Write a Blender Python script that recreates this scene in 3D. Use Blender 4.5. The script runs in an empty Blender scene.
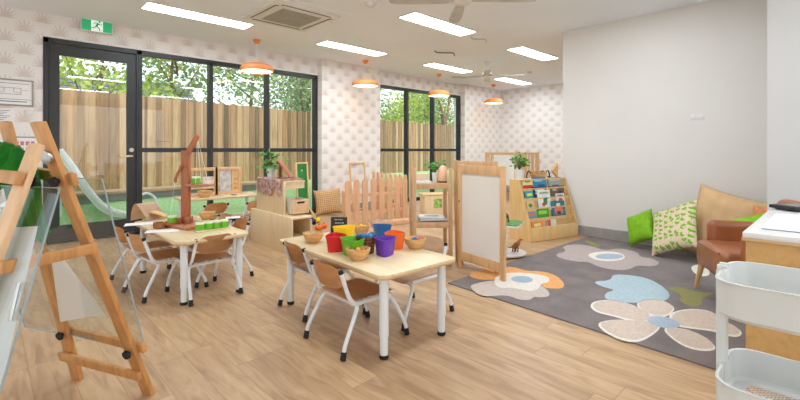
import bpy, bmesh, math, random
from mathutils import Vector, Matrix, noise
PI=math.pi; R=math.radians
random.seed(7)
S=bpy.context.scene; COL=S.collection

# ------------------------------------------------------------------ camera
FL=427.0; YAW=R(45.9); CH=1.1
CAMX,CAMY=math.cos(YAW),math.sin(YAW)
def ray(px,py):
    u=(px-400)/FL; return Vector((CAMX+u*CAMY, CAMY-u*CAMX, (150-py)/FL))
def PZ(px,py,z=0.0):
    d=ray(px,py); p=d*((z-CH)/d.z); return Vector((p.x,p.y,z))
def PY(px,py,y):
    d=ray(px,py); p=d*(y/d.y); return Vector((p.x,y,CH+p.z))
def PX(px,py,x):
    d=ray(px,py); p=d*(x/d.x); return Vector((x,p.y,CH+p.z))
def PD(px,py,t):
    p=ray(px,py)*t; return Vector((p.x,p.y,CH+p.z))
def PP(px,py,p0,n):
    d=ray(px,py); o=Vector((0,0,CH)); t=(p0-o).dot(n)/d.dot(n); return o+d*t
cam=bpy.data.cameras.new('camera'); cam.sensor_width=36; cam.lens=FL/800*36; cam.shift_y=-50/800
cam.clip_start=0.05; cam.clip_end=200
co=bpy.data.objects.new('camera',cam); COL.objects.link(co)
co.location=(0,0,CH); co.rotation_euler=(PI/2,0,YAW-PI/2); S.camera=co

# ------------------------------------------------------------------ node helper
def lin(h):
    if isinstance(h,(tuple,list)): v=[c/255 for c in h]
    else: h=h.lstrip('#'); v=[int(h[i:i+2],16)/255 for i in (0,2,4)]
    return tuple([(c/12.92 if c<=.04045 else ((c+.055)/1.055)**2.4) for c in v]+[1.0])
class V:                                   # a node socket with arithmetic
    def __init__(s,nt,k): s.nt=nt; s.k=k
    def m(s,op,*o):
        n=s.nt.nodes.new('ShaderNodeMath'); n.operation=op
        for i,x in enumerate((s,)+o):
            if isinstance(x,V): s.nt.links.new(x.k,n.inputs[i])
            else: n.inputs[i].default_value=x
        return V(s.nt,n.outputs[0])
    def __add__(s,o): return s.m('ADD',o)
    def __sub__(s,o): return s.m('SUBTRACT',o)
    def __mul__(s,o): return s.m('MULTIPLY',o)
    def __truediv__(s,o): return s.m('DIVIDE',o)
class M:                                   # a material under construction
    def __init__(s,name,rough=.5,metal=0,spec=.5):
        s.mat=bpy.data.materials.new(name); s.mat.use_nodes=True; s.nt=s.mat.node_tree
        s.b=s.nt.nodes['Principled BSDF']; s.b.inputs['Roughness'].default_value=rough
        s.b.inputs['Metallic'].default_value=metal; s.b.inputs['Specular IOR Level'].default_value=spec
    def new(s,t): return s.nt.nodes.new(t)
    def link(s,a,b): s.nt.links.new(a.k if isinstance(a,V) else a,b)
    def coord(s,kind='Object'):
        if kind=='Pos': k=s.new('ShaderNodeNewGeometry').outputs['Position']
        else: k=s.new('ShaderNodeTexCoord').outputs[kind]
        return k
    def xyz(s,k):
        n=s.new('ShaderNodeSeparateXYZ'); s.link(k,n.inputs[0]); return [V(s.nt,n.outputs[i]) for i in range(3)]
    def comb(s,x,y,z=0.0):
        n=s.new('ShaderNodeCombineXYZ')
        for i,v in enumerate((x,y,z)):
            if isinstance(v,V): s.link(v,n.inputs[i])
            else: n.inputs[i].default_value=v
        return n.outputs[0]
    def noise(s,k,scale,detail=2,dist=0,stretch=(1,1,1)):
        mp=s.new('ShaderNodeMapping'); mp.inputs['Scale'].default_value=stretch; s.link(k,mp.inputs[0])
        n=s.new('ShaderNodeTexNoise'); n.inputs['Scale'].default_value=scale; n.inputs['Detail'].default_value=detail
        n.inputs['Distortion'].default_value=dist; s.link(mp.outputs[0],n.inputs['Vector']); return V(s.nt,n.outputs['Fac'])
    def ramp(s,fac,stops):
        n=s.new('ShaderNodeValToRGB'); s.link(fac,n.inputs[0]); e=n.color_ramp.elements
        while len(e)<len(stops): e.new(.5)
        for el,(p,c) in zip(e,stops): el.position=p; el.color=lin(c)
        return n.outputs[0]
    def mix(s,fac,a,b,blend='MIX'):
        n=s.new('ShaderNodeMix'); n.data_type='RGBA'; n.blend_type=blend
        for i,v in ((0,fac),(6,a),(7,b)):
            if isinstance(v,V) or hasattr(v,'is_output'): s.link(v,n.inputs[i])
            elif i==0: n.inputs[0].default_value=v
            else: n.inputs[i].default_value=lin(v)
        return n.outputs[2]
    def base(s,c):
        if isinstance(c,V) or hasattr(c,'is_output'): s.link(c,s.b.inputs['Base Color'])
        else: s.b.inputs['Base Color'].default_value=lin(c)
        return s
    def bump(s,h,st=.2,d=.01):
        n=s.new('ShaderNodeBump'); n.inputs['Strength'].default_value=st; n.inputs['Distance'].default_value=d
        s.link(h,n.inputs['Height']); s.link(n.outputs[0],s.b.inputs['Normal']); return s
def sc(c,f):
    if isinstance(c,str): h=c.lstrip('#'); c=[int(h[i:i+2],16) for i in (0,2,4)]
    return tuple(max(0,min(255,x*f)) for x in c)
def plain(name,c,rough=.5,metal=0,var=.04,scale=8,spec=.5):
    m=M(name,rough,metal,spec); n=m.noise(m.coord(),scale,2)
    return m.base(m.ramp(n,[(.3,sc(c,1-var)),(.7,sc(c,1+var))])).mat
def wood(name,c,ax=2,rough=.5,var=.12,island=0):
    m=M(name,rough); st=[14,14,14]; st[ax]=1.2
    n=m.noise(m.coord(),2.2,4,.6,tuple(st))
    col=m.ramp(n,[(.25,sc(c,1-var)),(.5,c),(.78,sc(c,1+var*.6))])
    if island:
        g=m.new('ShaderNodeNewGeometry'); r=V(m.nt,g.outputs['Random Per Island'])
        col=m.mix(.85,col,m.ramp(r,[(0,sc((235,235,235),1-island)),(1,(255,255,255))]),'MULTIPLY')
    m.base(col); m.bump(n,.08,.004); return m.mat
def emit(name,c,st):
    m=M(name,.5); m.base(c); m.b.inputs['Emission Color'].default_value=lin(c); m.b.inputs['Emission Strength'].default_value=st
    return m.mat
def glassy(name,tint=(.97,.985,.98,1),refl=1.0):
    m=M(name); nt=m.nt; nt.nodes.remove(m.b)
    t=m.new('ShaderNodeBsdfTransparent'); t.inputs[0].default_value=tint
    g=m.new('ShaderNodeBsdfGlossy'); g.inputs['Roughness'].default_value=.0; g.inputs['Color'].default_value=(refl,refl,refl,1)
    f=m.new('ShaderNodeLayerWeight'); f.inputs[0].default_value=.5; fr=V(nt,f.outputs['Facing']).m('POWER',5.0)*.75+.035
    x=m.new('ShaderNodeMixShader'); m.link(fr,x.inputs[0]); m.link(t.outputs[0],x.inputs[1]); m.link(g.outputs[0],x.inputs[2])
    m.link(x.outputs[0],nt.nodes['Material Output'].inputs[0]); return m.mat

# ------------------------------------------------------------------ materials
def wallpaper(name,along):
    m=M(name,.75,0,.2); x,y,z=m.xyz(m.coord('Pos')); u=(x if along=='x' else y); W,H=.315,.256
    tot=None
    for k in (0,1):
        cu=((u/W+(.02+.5*k)).m('FRACT')-.5)*W
        cv=((z/H+(.30+.5*k)).m('FRACT'))*H-.085
        r=(cu*cu*1.25+cv*cv*.60).m('SQRT'); th=cu.m('ARCTAN2',cv)
        ray_=(th*8.5).m('SINE').m('ABSOLUTE')
        Rm=.104
        dens=ray_*.72+r/Rm*.88
        mk=dens.m('LESS_THAN',1.14)*th.m('ABSOLUTE').m('LESS_THAN',1.75)*r.m('LESS_THAN',.104)
        fade=(r/Rm)*-.45+1.0
        mk=mk*fade
        tot=mk if tot is None else tot.m('MAXIMUM',mk)
    n=m.noise(m.coord('Pos'),1.3,2)
    ink=m.ramp(n,[(.3,(196,168,150)),(.7,(186,172,166))])
    m.base(m.mix(tot*.50,(236,233,229),ink)); return m.mat
def floor_mat():
    m=M('oak_vinyl_planks',.36,0,.35); x,y,z=m.xyz(m.coord('Pos'))
    wd,ln=.152,.95
    row=(x/wd).m('FLOOR'); off=(row*12.9898).m('SINE')*43.758; off=off.m('FRACT')
    yy=y/ln+off; colm=yy.m('FLOOR')
    w=m.new('ShaderNodeTexWhiteNoise'); w.noise_dimensions='2D'; m.link(m.comb(row,colm),w.inputs['Vector']); rnd=V(m.nt,w.outputs['Value'])
    fx=(x/wd).m('FRACT'); fy=yy.m('FRACT')
    ex=(fx-.5).m('ABSOLUTE').m('GREATER_THAN',.489); ey=(fy-.5).m('ABSOLUTE').m('GREATER_THAN',.4975)
    gap=ex.m('MAXIMUM',ey)
    vec=m.comb(x*9+rnd*40,y*1.3+rnd*17,rnd*9)
    g=m.noise(vec,2.2,5,1.2); kn=m.noise(vec,.9,2)
    c=m.ramp(g,[(.25,(172,139,106)),(.48,(197,165,128)),(.75,(214,184,147))])
    c=m.mix(.8,c,m.ramp(rnd,[(0,(222,216,212)),(.5,(243,238,234)),(1,(255,252,248))]),'MULTIPLY')
    c=m.mix(.5,c,m.ramp(kn,[(.3,(225,215,205)),(.5,(255,255,255))]),'MULTIPLY')
    c=m.mix(gap*.42,c,(120,88,64)); m.base(c); m.bump(gap*-1.0,.25,.002); return m.mat
MT={}
MT['paper_x']=wallpaper('wallpaper_window_wall','x'); MT['paper_y']=wallpaper('wallpaper_back_wall','y')
MT['floor']=floor_mat()
MT['white_wall']=plain('white_paint',(224,221,216),.7,var=.008,scale=1.5,spec=.2)
MT['grey_wall']=plain('grey_white_paint',(208,208,206),.7,var=.008,scale=1.5,spec=.2)
MT['ceiling']=plain('ceiling_paint',(237,242,250),.8,var=.008,scale=1,spec=.1)
MT['skirting']=plain('grey_vinyl_skirting',(158,156,152),.6)
MT['frame']=plain('charcoal_aluminium',(50,52,54),.4,.2)
MT['glass']=glassy('window_glass')
MT['acrylic']=glassy('clear_acrylic',(.93,.955,.95,1))
MT['acrylic_edge']=plain('acrylic_edge',(150,166,170),.2)
MT['led']=emit('led_diffuser',(236,246,255),25.0)
MT['trim']=plain('white_plastic',(222,219,214),.4,var=.01)
MT['blade']=plain('fan_blade_grey',(196,194,190),.5)
MT['greyp']=plain('grey_filter_grille',(160,157,148),.6)
MT['dark']=plain('black_plastic',(24,24,26),.45)
MT['rubber']=plain('black_rubber',(20,20,22),.6)
MT['orange']=plain('orange_enamel',(226,140,82),.35)
MT['bulb']=emit('pendant_diffuser','#ffe2bd',5.0)
MT['white_metal']=plain('white_powder_coat',(224,228,230),.35,0,.01)
MT['trolley']=plain('pale_grey_powder_coat',(212,216,214),.4,0,.01)
MT['birch']=wood('birch_table_laminate',(226,204,164),1,.32,.06)
MT['ply_edge']=wood('plywood_edge',(206,172,124),1,.5,.08)
MT['ply']=wood('chair_plywood',(216,168,120),1,.38,.07)
MT['ply_pale']=wood('chair_plywood_pale',(226,198,168),1,.38,.06)
MT['pine']=wood('pine_easel',(202,146,88),2,.45,.14)
MT['pine_pale']=wood('pale_pine',(224,186,144),2,.45,.1)
MT['picket']=wood('picket_wood',(228,182,144),2,.5,.07)
MT['shelfw']=wood('birch_shelf',(226,190,132),2,.42,.07)
MT['rackw']=wood('rack_wood',(200,160,120),2,.45,.1)
MT['cabw']=wood('pale_birch_cabinet',(232,208,168),2,.45,.04)
MT['beech']=wood('beech_frame',(218,176,128),2,.45,.09)
MT['red_wood']=wood('red_brown_wood',(170,100,60),2,.42,.14)
MT['red_wood_x']=wood('red_brown_wood_base',(180,118,84),0,.42,.1)
MT['deskw']=wood('desk_veneer',(206,164,104),0,.42,.07)
MT['dwhite']=plain('white_laminate',(228,226,224),.35,var=.01)
MT['sheet']=plain('white_paper',(238,238,238),.7,var=.01)
MT['wboard']=plain('whiteboard_surface',(232,227,221),.3,var=.015,scale=2)
MT['lime']=plain('lime_fabric',(124,178,14),.75,var=.06,scale=20)
MT['greencloth']=plain('green_chiffon',(24,142,24),.6,var=.12)
MT['tan']=plain('tan_canvas',(216,178,132),.85,var=.05)
MT['leather']=plain('tan_leather',(150,90,52),.32,var=.12,scale=5)
MT['legw']=wood('chair_leg_wood',(208,166,112),2,.4,.08)
MT['pot']=plain('white_ceramic',(226,226,224),.3,var=.01)
MT['leafg']=plain('leaf_green',(64,128,44),.5,var=.35,scale=30)
MT['leafp']=plain('leaf_pale',(150,186,96),.5,var=.25,scale=30)
MT['stem']=plain('plant_stem',(92,98,50),.6)
MT['soil']=plain('potting_soil',(60,44,32),.9)
MT['steel']=plain('brushed_steel',(190,190,188),.3,.9)
MT['brass']=plain('brushed_brass_lever',(214,196,160),.35,.4)
MT['board_green']=plain('solid_green_face',(34,128,62),.55,var=.1)  # one solid green stands in for a reflecting mirror face
MT['chalk']=plain('chalkboard',(34,38,36),.7)
MT['chalkline']=plain('chalk_writing',(196,196,190),.9)
MT['salt']=M('salt_lamp',.45).base((246,204,172)).mat
_b=MT['salt'].node_tree.nodes['Principled BSDF']; _b.inputs['Subsurface Weight'].default_value=.2
def ring_wood(name,c): return wood(name,c,0,.5,.15)
MT['bowlw']=ring_wood('bowl_wood',(214,170,112)); MT['bowlw2']=ring_wood('dark_bowl_wood',(150,92,46))
for n_,c_ in dict(red=(214,28,34),green=(102,184,30),purple=(104,52,176),orangep=(240,110,32),blue=(14,96,160),yellow=(248,206,10)).items():
    MT['pl_'+n_]=plain('plastic_'+n_,c_,.35,var=.02)
def weave(name,a,b,s=60,ob='Object'):
    m=M(name,.8); x,y,z=m.xyz(m.coord(ob)); 
    w=((x+z)*s).m('SINE')*((x-z)*s).m('SINE'); w2=(w*.5)+.5
    n=m.noise(m.coord(ob),25,2)
    m.base(m.ramp(w2*.7+n*.3,[(.25,a),(.65,b)])); m.bump(w2,.4,.004); return m.mat
MT['wicker']=weave('woven_seagrass',(176,134,88),(212,174,124),95)
MT['basket']=weave('dark_wicker',(74,46,30),(130,88,58),160)
def leaf_fabric():
    m=M('leaf_print_linen',.85); k=m.coord(); x,y,z=m.xyz(k); vec=m.comb(x,z,0.0)
    v=m.new('ShaderNodeTexVoronoi'); v.voronoi_dimensions='2D'; v.inputs['Scale'].default_value=16.5; v.inputs['Randomness'].default_value=.75; m.link(vec,v.inputs['Vector'])
    px_,py_,pz_=m.xyz(v.outputs['Position']); rr,gg,bb=m.xyz(v.outputs['Color'])
    dx=x-px_; dz=z-py_; an=rr*1.8+.3; ca=an.m('COSINE'); sa=an.m('SINE')
    a=dx*ca+dz*sa; b=(dz*ca-dx*sa); tot=None
    for sg in (-1,1):
        c_,s_=math.cos(.65),math.sin(.65)*sg; a2=a*c_+b*s_; b2=b*c_-a*s_
        q=((a2-.019)/.021).m('POWER',2.0)+(b2/.0115).m('ABSOLUTE'); mk=q.m('LESS_THAN',1.0); tot=mk if tot is None else tot.m('MAXIMUM',mk)
    st_=(a/.028).m('ABSOLUTE').m('LESS_THAN',1.0)*(b/.0018).m('ABSOLUTE').m('LESS_THAN',1.0); tot=tot.m('MAXIMUM',st_)
    n=m.noise(k,7,1); keep=n.m('GREATER_THAN',.10)
    m.base(m.mix(tot*keep,(222,200,172),(122,178,40))); return m.mat
MT['leaf_print']=leaf_fabric()
def table_cloth():
    m=M('patterned_pink_cloth',.85); k=m.coord(); v=m.new('ShaderNodeTexVoronoi'); v.inputs['Scale'].default_value=11; m.link(k,v.inputs[0])
    n=m.noise(k,9,3,.5)
    c=m.ramp(V(m.nt,v.outputs['Distance']),[(0,(180,104,98)),(.3,(226,184,172)),(.55,(244,224,212)),(.7,(188,124,120)),(1,(230,196,182))])
    m.base(m.mix(.4,c,m.ramp(n,[(.3,(170,120,110)),(.7,(240,220,205))]))); return m.mat
MT['pattern_cloth']=table_cloth()
def carpet():
    m=M('grey_rug_pile',.95,0,.1); k=m.coord('Pos'); n=m.noise(k,5,5,.3); f=m.noise(k,170,2)
    m.base(m.ramp(n*.55+f*.45,[(.3,(116,108,107)),(.7,(144,135,133))])); m.bump(f,.5,.006); return m.mat
MT['rug']=carpet()
def pile(name,c):
    m=M(name,.95,0,.1); n=m.noise(m.coord('Pos'),60,3); m.base(m.ramp(n,[(.3,sc(c,.95)),(.7,sc(c,1.04))])); return m.mat
for n_,c_ in dict(r_orange=(232,172,110),r_grey=(200,188,178),r_white=(228,222,212),r_blue=(168,184,198),r_mauve=(182,168,164),r_lblue=(174,194,202),r_cream=(208,192,178),r_olive=(150,146,96)).items():
    MT[n_]=pile('rug_'+n_[2:],c_)
# outside
MT['turf']=(lambda m:m.base(m.ramp(m.noise(m.coord('Pos'),40,4),[(.3,(138,180,118)),(.7,(176,210,154))])).mat)(M('synthetic_turf',.9,0,.1))
def paling():
    m=M('treated_pine_paling',.8,0,.2); k=m.coord(); n=m.noise(k,3,4,.8,(6,6,.6)); g=m.new('ShaderNodeNewGeometry'); r=V(m.nt,g.outputs['Random Per Island'])
    c=m.ramp(n,[(.25,(152,132,108)),(.5,(178,158,130)),(.8,(194,176,148))])
    c=m.mix(1.0,c,m.ramp(r,[(0,(150,146,140)),(.3,(226,204,186)),(.6,(255,248,236)),(.8,(180,174,166)),(1,(250,226,204))]),'MULTIPLY')
    m.base(c); return m.mat
MT['paling']=paling()
MT['bark']=plain('tree_bark',(120,96,76),.9,var=.2)
def leafmat(name,a,b,c):
    m=M(name,.6,0,.2); g=m.new('ShaderNodeNewGeometry'); r=V(m.nt,g.outputs['Random Per Island'])
    col=m.ramp(r,[(0,a),(.5,b),(1,c)]); m.base(col)
    nt=m.nt; t=m.new('ShaderNodeBsdfTranslucent'); m.link(col,t.inputs[0]); x=m.new('ShaderNodeMixShader'); x.inputs[0].default_value=.45
    m.link(m.b.outputs[0],x.inputs[1]); m.link(t.outputs[0],x.inputs[2]); m.link(x.outputs[0],nt.nodes['Material Output'].inputs[0]); return m.mat
MT['tleaf_a']=leafmat('leaf_mid_green',(104,134,80),(150,176,112),(196,214,158))
MT['tleaf_b']=leafmat('leaf_yellow_green',(140,168,70),(182,202,98),(216,224,140))
MT['tleaf_c']=leafmat('leaf_grey_green',(102,122,96),(138,156,124),(178,190,158))
MT['rooft']=plain('grey_roof_tiles',(120,122,128),.8,var=.15,scale=12)
MT['hwall']=plain('pale_brick_wall',(190,182,172),.8)
MT['slide']=plain('white_slide_plastic',(240,242,244),.3,var=.01)
MT['conc']=plain('grey_planter_side',(150,152,156),.8)
MT['timber']=wood('timber_cap',(190,160,130),0,.6,.1)

# ------------------------------------------------------------------ mesh builder
class MB:
    def __init__(s): s.bm=bmesh.new(); s.mi=0
    def mat(s,i): s.mi=i; return s
    def _add(s,t):
        for f in t.faces: f.material_index=s.mi
        me=bpy.data.meshes.new('t'); t.to_mesh(me); t.free(); s.bm.from_mesh(me); bpy.data.meshes.remove(me); return s
    def box(s,c,d,Rm=None,bev=0.0,seg=2):
        t=bmesh.new(); bmesh.ops.create_cube(t,size=1)
        for v in t.verts: v.co=Vector((v.co.x*d[0],v.co.y*d[1],v.co.z*d[2]))
        if bev>0: bmesh.ops.bevel(t,geom=t.edges[:],offset=min(bev,min(d)*.49),segments=seg,affect='EDGES',profile=.5)
        for v in t.verts:
            v.co=(Rm@v.co if Rm is not None else v.co)+Vector(c)
        return s._add(t)
    def bar(s,a,b,w,h,up=(0,0,1),bev=.0015):
        a,b=Vector(a),Vector(b); d=b-a; L=d.length; d.normalize(); up=Vector(up)
        side=d.cross(up)
        if side.length<1e-4: side=d.cross(Vector((1,0,0)))
        side.normalize(); u=side.cross(d)
        Rm=Matrix((side,d,u)).transposed()
        return s.box((a+b)/2,(w,L,h),Rm,bev)
    def tube(s,pts,r,seg=10,cap=True):
        pts=[Vector(p) for p in pts]; n=len(pts); rs=r if isinstance(r,(list,tuple)) else [r]*n
        t=bmesh.new(); prev=None; nrm=None
        for i,p in enumerate(pts):
            d=(pts[min(i+1,n-1)]-pts[max(i-1,0)]).normalized()
            if nrm is None: nrm=d.orthogonal().normalized()
            else:
                nrm=nrm-d*nrm.dot(d); nrm=nrm.normalized() if nrm.length>1e-6 else d.orthogonal().normalized()
            b=d.cross(nrm); ring=[t.verts.new(p+(nrm*math.cos(2*PI*k/seg)+b*math.sin(2*PI*k/seg))*rs[i]) for k in range(seg)]
            if prev:
                for k in range(seg): t.faces.new((prev[k],prev[(k+1)%seg],ring[(k+1)%seg],ring[k]))
            elif cap: t.faces.new(ring[::-1])
            prev=ring
        if cap: t.faces.new(prev)
        return s._add(t)
    def lathe(s,prof,c=(0,0,0),seg=24,squash=(1,1)):
        t=bmesh.new(); prev=None
        for (r,z) in prof:
            ring=[t.verts.new((c[0]+r*math.cos(2*PI*k/seg)*squash[0],c[1]+r*math.sin(2*PI*k/seg)*squash[1],c[2]+z)) for k in range(seg)] if r>1e-5 else [t.verts.new((c[0],c[1],c[2]+z))]
            if prev:
                for k in range(seg):
                    a=prev[k%len(prev)]; b=prev[(k+1)%len(prev)]; d=ring[(k+1)%len(ring)]; e=ring[k%len(ring)]
                    vs=[]
                    for v in (a,b,d,e):
                        if v not in vs: vs.append(v)
                    if len(vs)>2: t.faces.new(vs)
            prev=ring
        bmesh.ops.recalc_face_normals(t,faces=t.faces[:])
        return s._add(t)
    def prism(s,poly,z0,z1,Mx=None,bev=0,taper=1.0):
        t=bmesh.new(); n=len(poly); cx=sum(p[0] for p in poly)/n; cy=sum(p[1] for p in poly)/n
        a=[t.verts.new((cx+(p[0]-cx)*taper,cy+(p[1]-cy)*taper,z0)) for p in poly]; b=[t.verts.new((p[0],p[1],z1)) for p in poly]
        t.faces.new(a[::-1]); t.faces.new(b)
        for i in range(n): t.faces.new((a[i],a[(i+1)%n],b[(i+1)%n],b[i]))
        bmesh.ops.recalc_face_normals(t,faces=t.faces[:])
        if bev: bmesh.ops.bevel(t,geom=[e for e in t.edges if abs(e.verts[0].co.z-e.verts[1].co.z)<1e-7],offset=bev,segments=2,affect='EDGES',profile=.5)
        if Mx is not None: t.transform(Mx)
        return s._add(t)
    def sheet(s,fn,nu,nv,th=0.0):
        t=bmesh.new(); g=[[t.verts.new(fn(i/nu,j/nv)) for j in range(nv+1)] for i in range(nu+1)]
        for i in range(nu):
            for j in range(nv): t.faces.new((g[i][j],g[i+1][j],g[i+1][j+1],g[i][j+1]))
        if th: bmesh.ops.solidify(t,geom=t.faces[:],thickness=th)
        return s._add(t)
    def ball(s,c,r,seg=12,sq=(1,1,1)):
        t=bmesh.new(); bmesh.ops.create_uvsphere(t,u_segments=seg,v_segments=max(6,seg*2//3),radius=1)
        for v in t.verts: v.co=Vector((v.co.x*r*sq[0]+c[0],v.co.y*r*sq[1]+c[1],v.co.z*r*sq[2]+c[2]))
        return s._add(t)
    def poly(s,pts):
        t=bmesh.new(); f=t.faces.new([t.verts.new(p) for p in pts])
        bmesh.ops.triangulate(t,faces=[f]); return s._add(t)
    def build(s,name,mats,parent=None,smooth=35):
        me=bpy.data.meshes.new(name); s.bm.to_mesh(me); s.bm.free()
        for m in (mats if isinstance(mats,(list,tuple)) else [mats]): me.materials.append(MT[m] if isinstance(m,str) else m)
        if smooth:
            for p in me.polygons: p.use_smooth=True
            me.set_sharp_from_angle(angle=R(smooth))
        o=bpy.data.objects.new(name,me); COL.objects.link(o)
        if parent: o.parent=parent
        return o
def tag(o,label=None,cat=None,group=None,kind=None):
    if label: o['label']=label
    if cat: o['category']=cat
    if group: o['group']=group
    if kind: o['kind']=kind
    return o
def thing(name,label,cat,loc=(0,0,0),rz=0,group=None,kind=None):
    o=bpy.data.objects.new(name,None); o.empty_display_size=.1; COL.objects.link(o)
    o.location=loc; o.rotation_euler=(0,0,rz); return tag(o,label,cat,group,kind)
def struct(name,mb,mat,smooth=0):
    return tag(mb.build(name,mat,None,smooth),kind='structure')
def dup(o,loc=None,rz=None,label=None,group=None,parent=None):
    c=o.copy(); COL.objects.link(c)
    if parent: c.parent=parent
    for ch in list(o.children): dup(ch,parent=c)
    if loc is not None: c.location=loc
    if rz is not None: c.rotation_euler=(0,0,rz)
    if label: c['label']=label
    if group: c['group']=group
    return c
def rrect(w,d,r,n=6,cx=0,cy=0):
    out=[]
    for (sx,sy,a0) in ((1,1,0),(-1,1,90),(-1,-1,180),(1,-1,270)):
        for k in range(n+1):
            a=R(a0+90*k/n); out.append((cx+sx*(w/2-r)+r*math.cos(a),cy+sy*(d/2-r)+r*math.sin(a)))
    return out
def smoothc(pts,it=2):
    for _ in range(it):
        q=[]
        for i in range(len(pts)):
            a,b=pts[i],pts[(i+1)%len(pts)]
            q+= [tuple(a[k]*.75+b[k]*.25 for k in range(len(a))),tuple(a[k]*.25+b[k]*.75 for k in range(len(a)))]
        pts=q
    return pts
def spline(pts,n=6):
    P=[Vector(p) for p in pts]; P=[P[0]*2-P[1]]+P+[P[-1]*2-P[-2]]; out=[]
    for i in range(1,len(P)-2):
        for k in range(n):
            t=k/n; a,b,c,d=P[i-1:i+3]
            out.append(.5*((2*b)+(c-a)*t+(2*a-5*b+4*c-d)*t*t+(3*b-a-3*c+d)*t**3))
    out.append(P[-2]); return out

# ------------------------------------------------------------------ room
H=2.68; WY=6.40; PR=6.26; BX=9.85; WX=5.52
X0,Y0=-2.6,-3.0
b=MB(); b.box(((X0+BX)/2,(Y0+WY)/2,-.05),(BX-X0+.4,WY-Y0+.3,.1)); struct('floor',b,'floor')
b=MB(); b.box(((X0+BX)/2,(Y0+WY+.2)/2,H+.05),(BX-X0+.4,WY+.2-Y0+.2,.1)); struct('ceiling',b,'ceiling')
b=MB()
def bx(b,x0,x1,y0,y1,z0,z1): return b.box(((x0+x1)/2,(y0+y1)/2,(z0+z1)/2),(x1-x0,y1-y0,z1-z0))
bx(b,X0,.47,WY,WY+.2,0,H); bx(b,.47,4.18,WY,WY+.2,2.41,H); bx(b,4.18,5.53,PR,WY+.2,0,H); bx(b,5.53,8.23,WY,WY+.2,2.41,H); bx(b,8.23,BX+.2,PR,WY+.2,0,H)
struct('wall_left',b,'paper_x')
b=MB(); bx(b,BX,BX+.2,Y0,PR,0,H); struct('wall_back',b,'paper_y')
b=MB(); bx(b,WX,WX+.12,Y0,2.577,0,H); struct('wall_right',b,'white_wall')
b=MB(); bx(b,4.8,WX,Y0,.437,0,H); struct('wall_corner',b,'grey_wall')
b=MB(); bx(b,X0-.2,-1.9,Y0-.2,Y0,0,H); bx(b,4.3,BX+.2,Y0-.2,Y0,0,H); bx(b,-1.9,4.3,Y0-.2,Y0,2.45,H); bx(b,-1.9,4.3,Y0-.2,Y0,0,.1); struct('wall_rear',b,'white_wall')  # wide opening out of view, added so daylight brightens room and ceiling
b=MB(); bx(b,X0-.2,X0,Y0,-2.4,0,H); bx(b,X0-.2,X0,5.6,WY+.2,0,H); bx(b,X0-.2,X0,-2.4,5.6,2.45,H); bx(b,X0-.2,X0,-2.4,5.6,0,.1); struct('wall_front',b,'white_wall')  # unseen opening here too, added to let in more sky light
b=MB(); bx(b,WX-.012,WX,.437,2.577,.01,.125); bx(b,WX-.012,WX+.12,2.577,2.589,.01,.125); struct('baseboard_right',b,'skirting')
b=MB(); bx(b,X0,.47,WY-.012,WY,.0,.115); bx(b,4.18,5.53,PR-.012,PR,.0,.115); bx(b,8.23,BX,PR-.012,PR,0,.115); struct('baseboard_left',b,'skirting')
b=MB(); bx(b,BX-.012,BX,Y0,PR-.012,0,.115); struct('baseboard_back',b,'skirting')
b=MB(); bx(b,4.788,4.8,Y0,.437,0,.125); struct('baseboard_corner',b,'skirting')

def window(name,x0,x1,mull,zt,label=''):
    root=thing(name,None,None,((x0+x1)/2,WY,0)); root['kind']='structure'
    f=MB(); cx=(x0+x1)/2; y0,y1=0.0,.1
    def fb(a,c,z0,z1,ya=-.01,yb=.09): f.box(((a+c)/2-cx,(ya+yb)/2,(z0+z1)/2),(c-a,yb-ya,z1-z0),None,.003)
    fb(x0,x0+.045,0,zt); fb(x1-.055,x1,0,zt); fb(x0,x1,zt-.06,zt); fb(x0,x1,0,.07)
    for mx in mull: fb(mx-.028,mx+.028,.05,zt-.03)
    fb(x0+.03,x1-.03,1.07,1.13,0,.08)
    o=f.build('window_frame','frame',root,0)
    g=MB(); g.box((0,.045,zt/2),(x1-x0-.06,.006,zt-.08)); g.build('window_glass','glass',root,0)
    return root
w1=window('window_1',1.43,4.18,[2.36,3.245],2.41)
w2=window('window_2',5.53,8.23,[6.425,7.255],2.41)
# stays on the window frames
s_=MB(); s_.box((4.125-2.805,-.02,1.87),(.02,.03,.06),None,.004); s_.build('window_latch','dark',w1)
s_=MB(); s_.box((8.17-6.88,-.02,1.62),(.02,.03,.06),None,.004); s_.build('window_latch','dark',w2)
# red safety dots on the pane
s_=MB()
for i in range(7): s_.box((1.62-2.805+i*.032,.040,1.215),(.016,.002,.012))
s_.build('safety_marking',plain('red_transfer',(150,60,50),.6),w1,0)
d1=thing('door_1',None,None,(.95,WY,0)); d1['kind']='structure'
f=MB()
f.box((-.455,.04,1.205),(.05,.1,2.41),None,.003); f.box((.468,.04,1.205),(.024,.1,2.41),None,.003); f.box((0,.04,2.38),(.96,.1,.06),None,.003); f.box((0,.04,.015),(.94,.1,.03))
f.build('door_frame','frame',d1,0)
f=MB(); 
f.box((-.378,.03,1.19),(.10,.05,2.30),None,.003); f.box((.405,.03,1.19),(.10,.05,2.30),None,.003); f.box((.013,.03,2.28),(.69,.05,.12),None,.003); f.box((.013,.03,.12),(.69,.05,.18),None,.003)
df=f.build('door_leaf','frame',d1,0)
g=MB(); g.box((.013,.03,1.21),(.69,.006,2.02)); g.build('door_glass','glass',d1,0)
h=MB(); h.tube(spline([(.40,-.0,1.02),(.40,-.045,1.02),(.385,-.052,1.02),(.27,-.052,1.02)],5),.013); h.lathe([(0,0),(.022,0),(.022,.008),(0,.008)],(0,0,0)); 
h.bm.verts.ensure_lookup_table(); h.build('door_handle','brass',d1)
h=MB(); h.tube([(.40,.006,1.10),(.40,-.022,1.10)],.026,16); h.build('door_lock','steel',d1)

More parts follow.
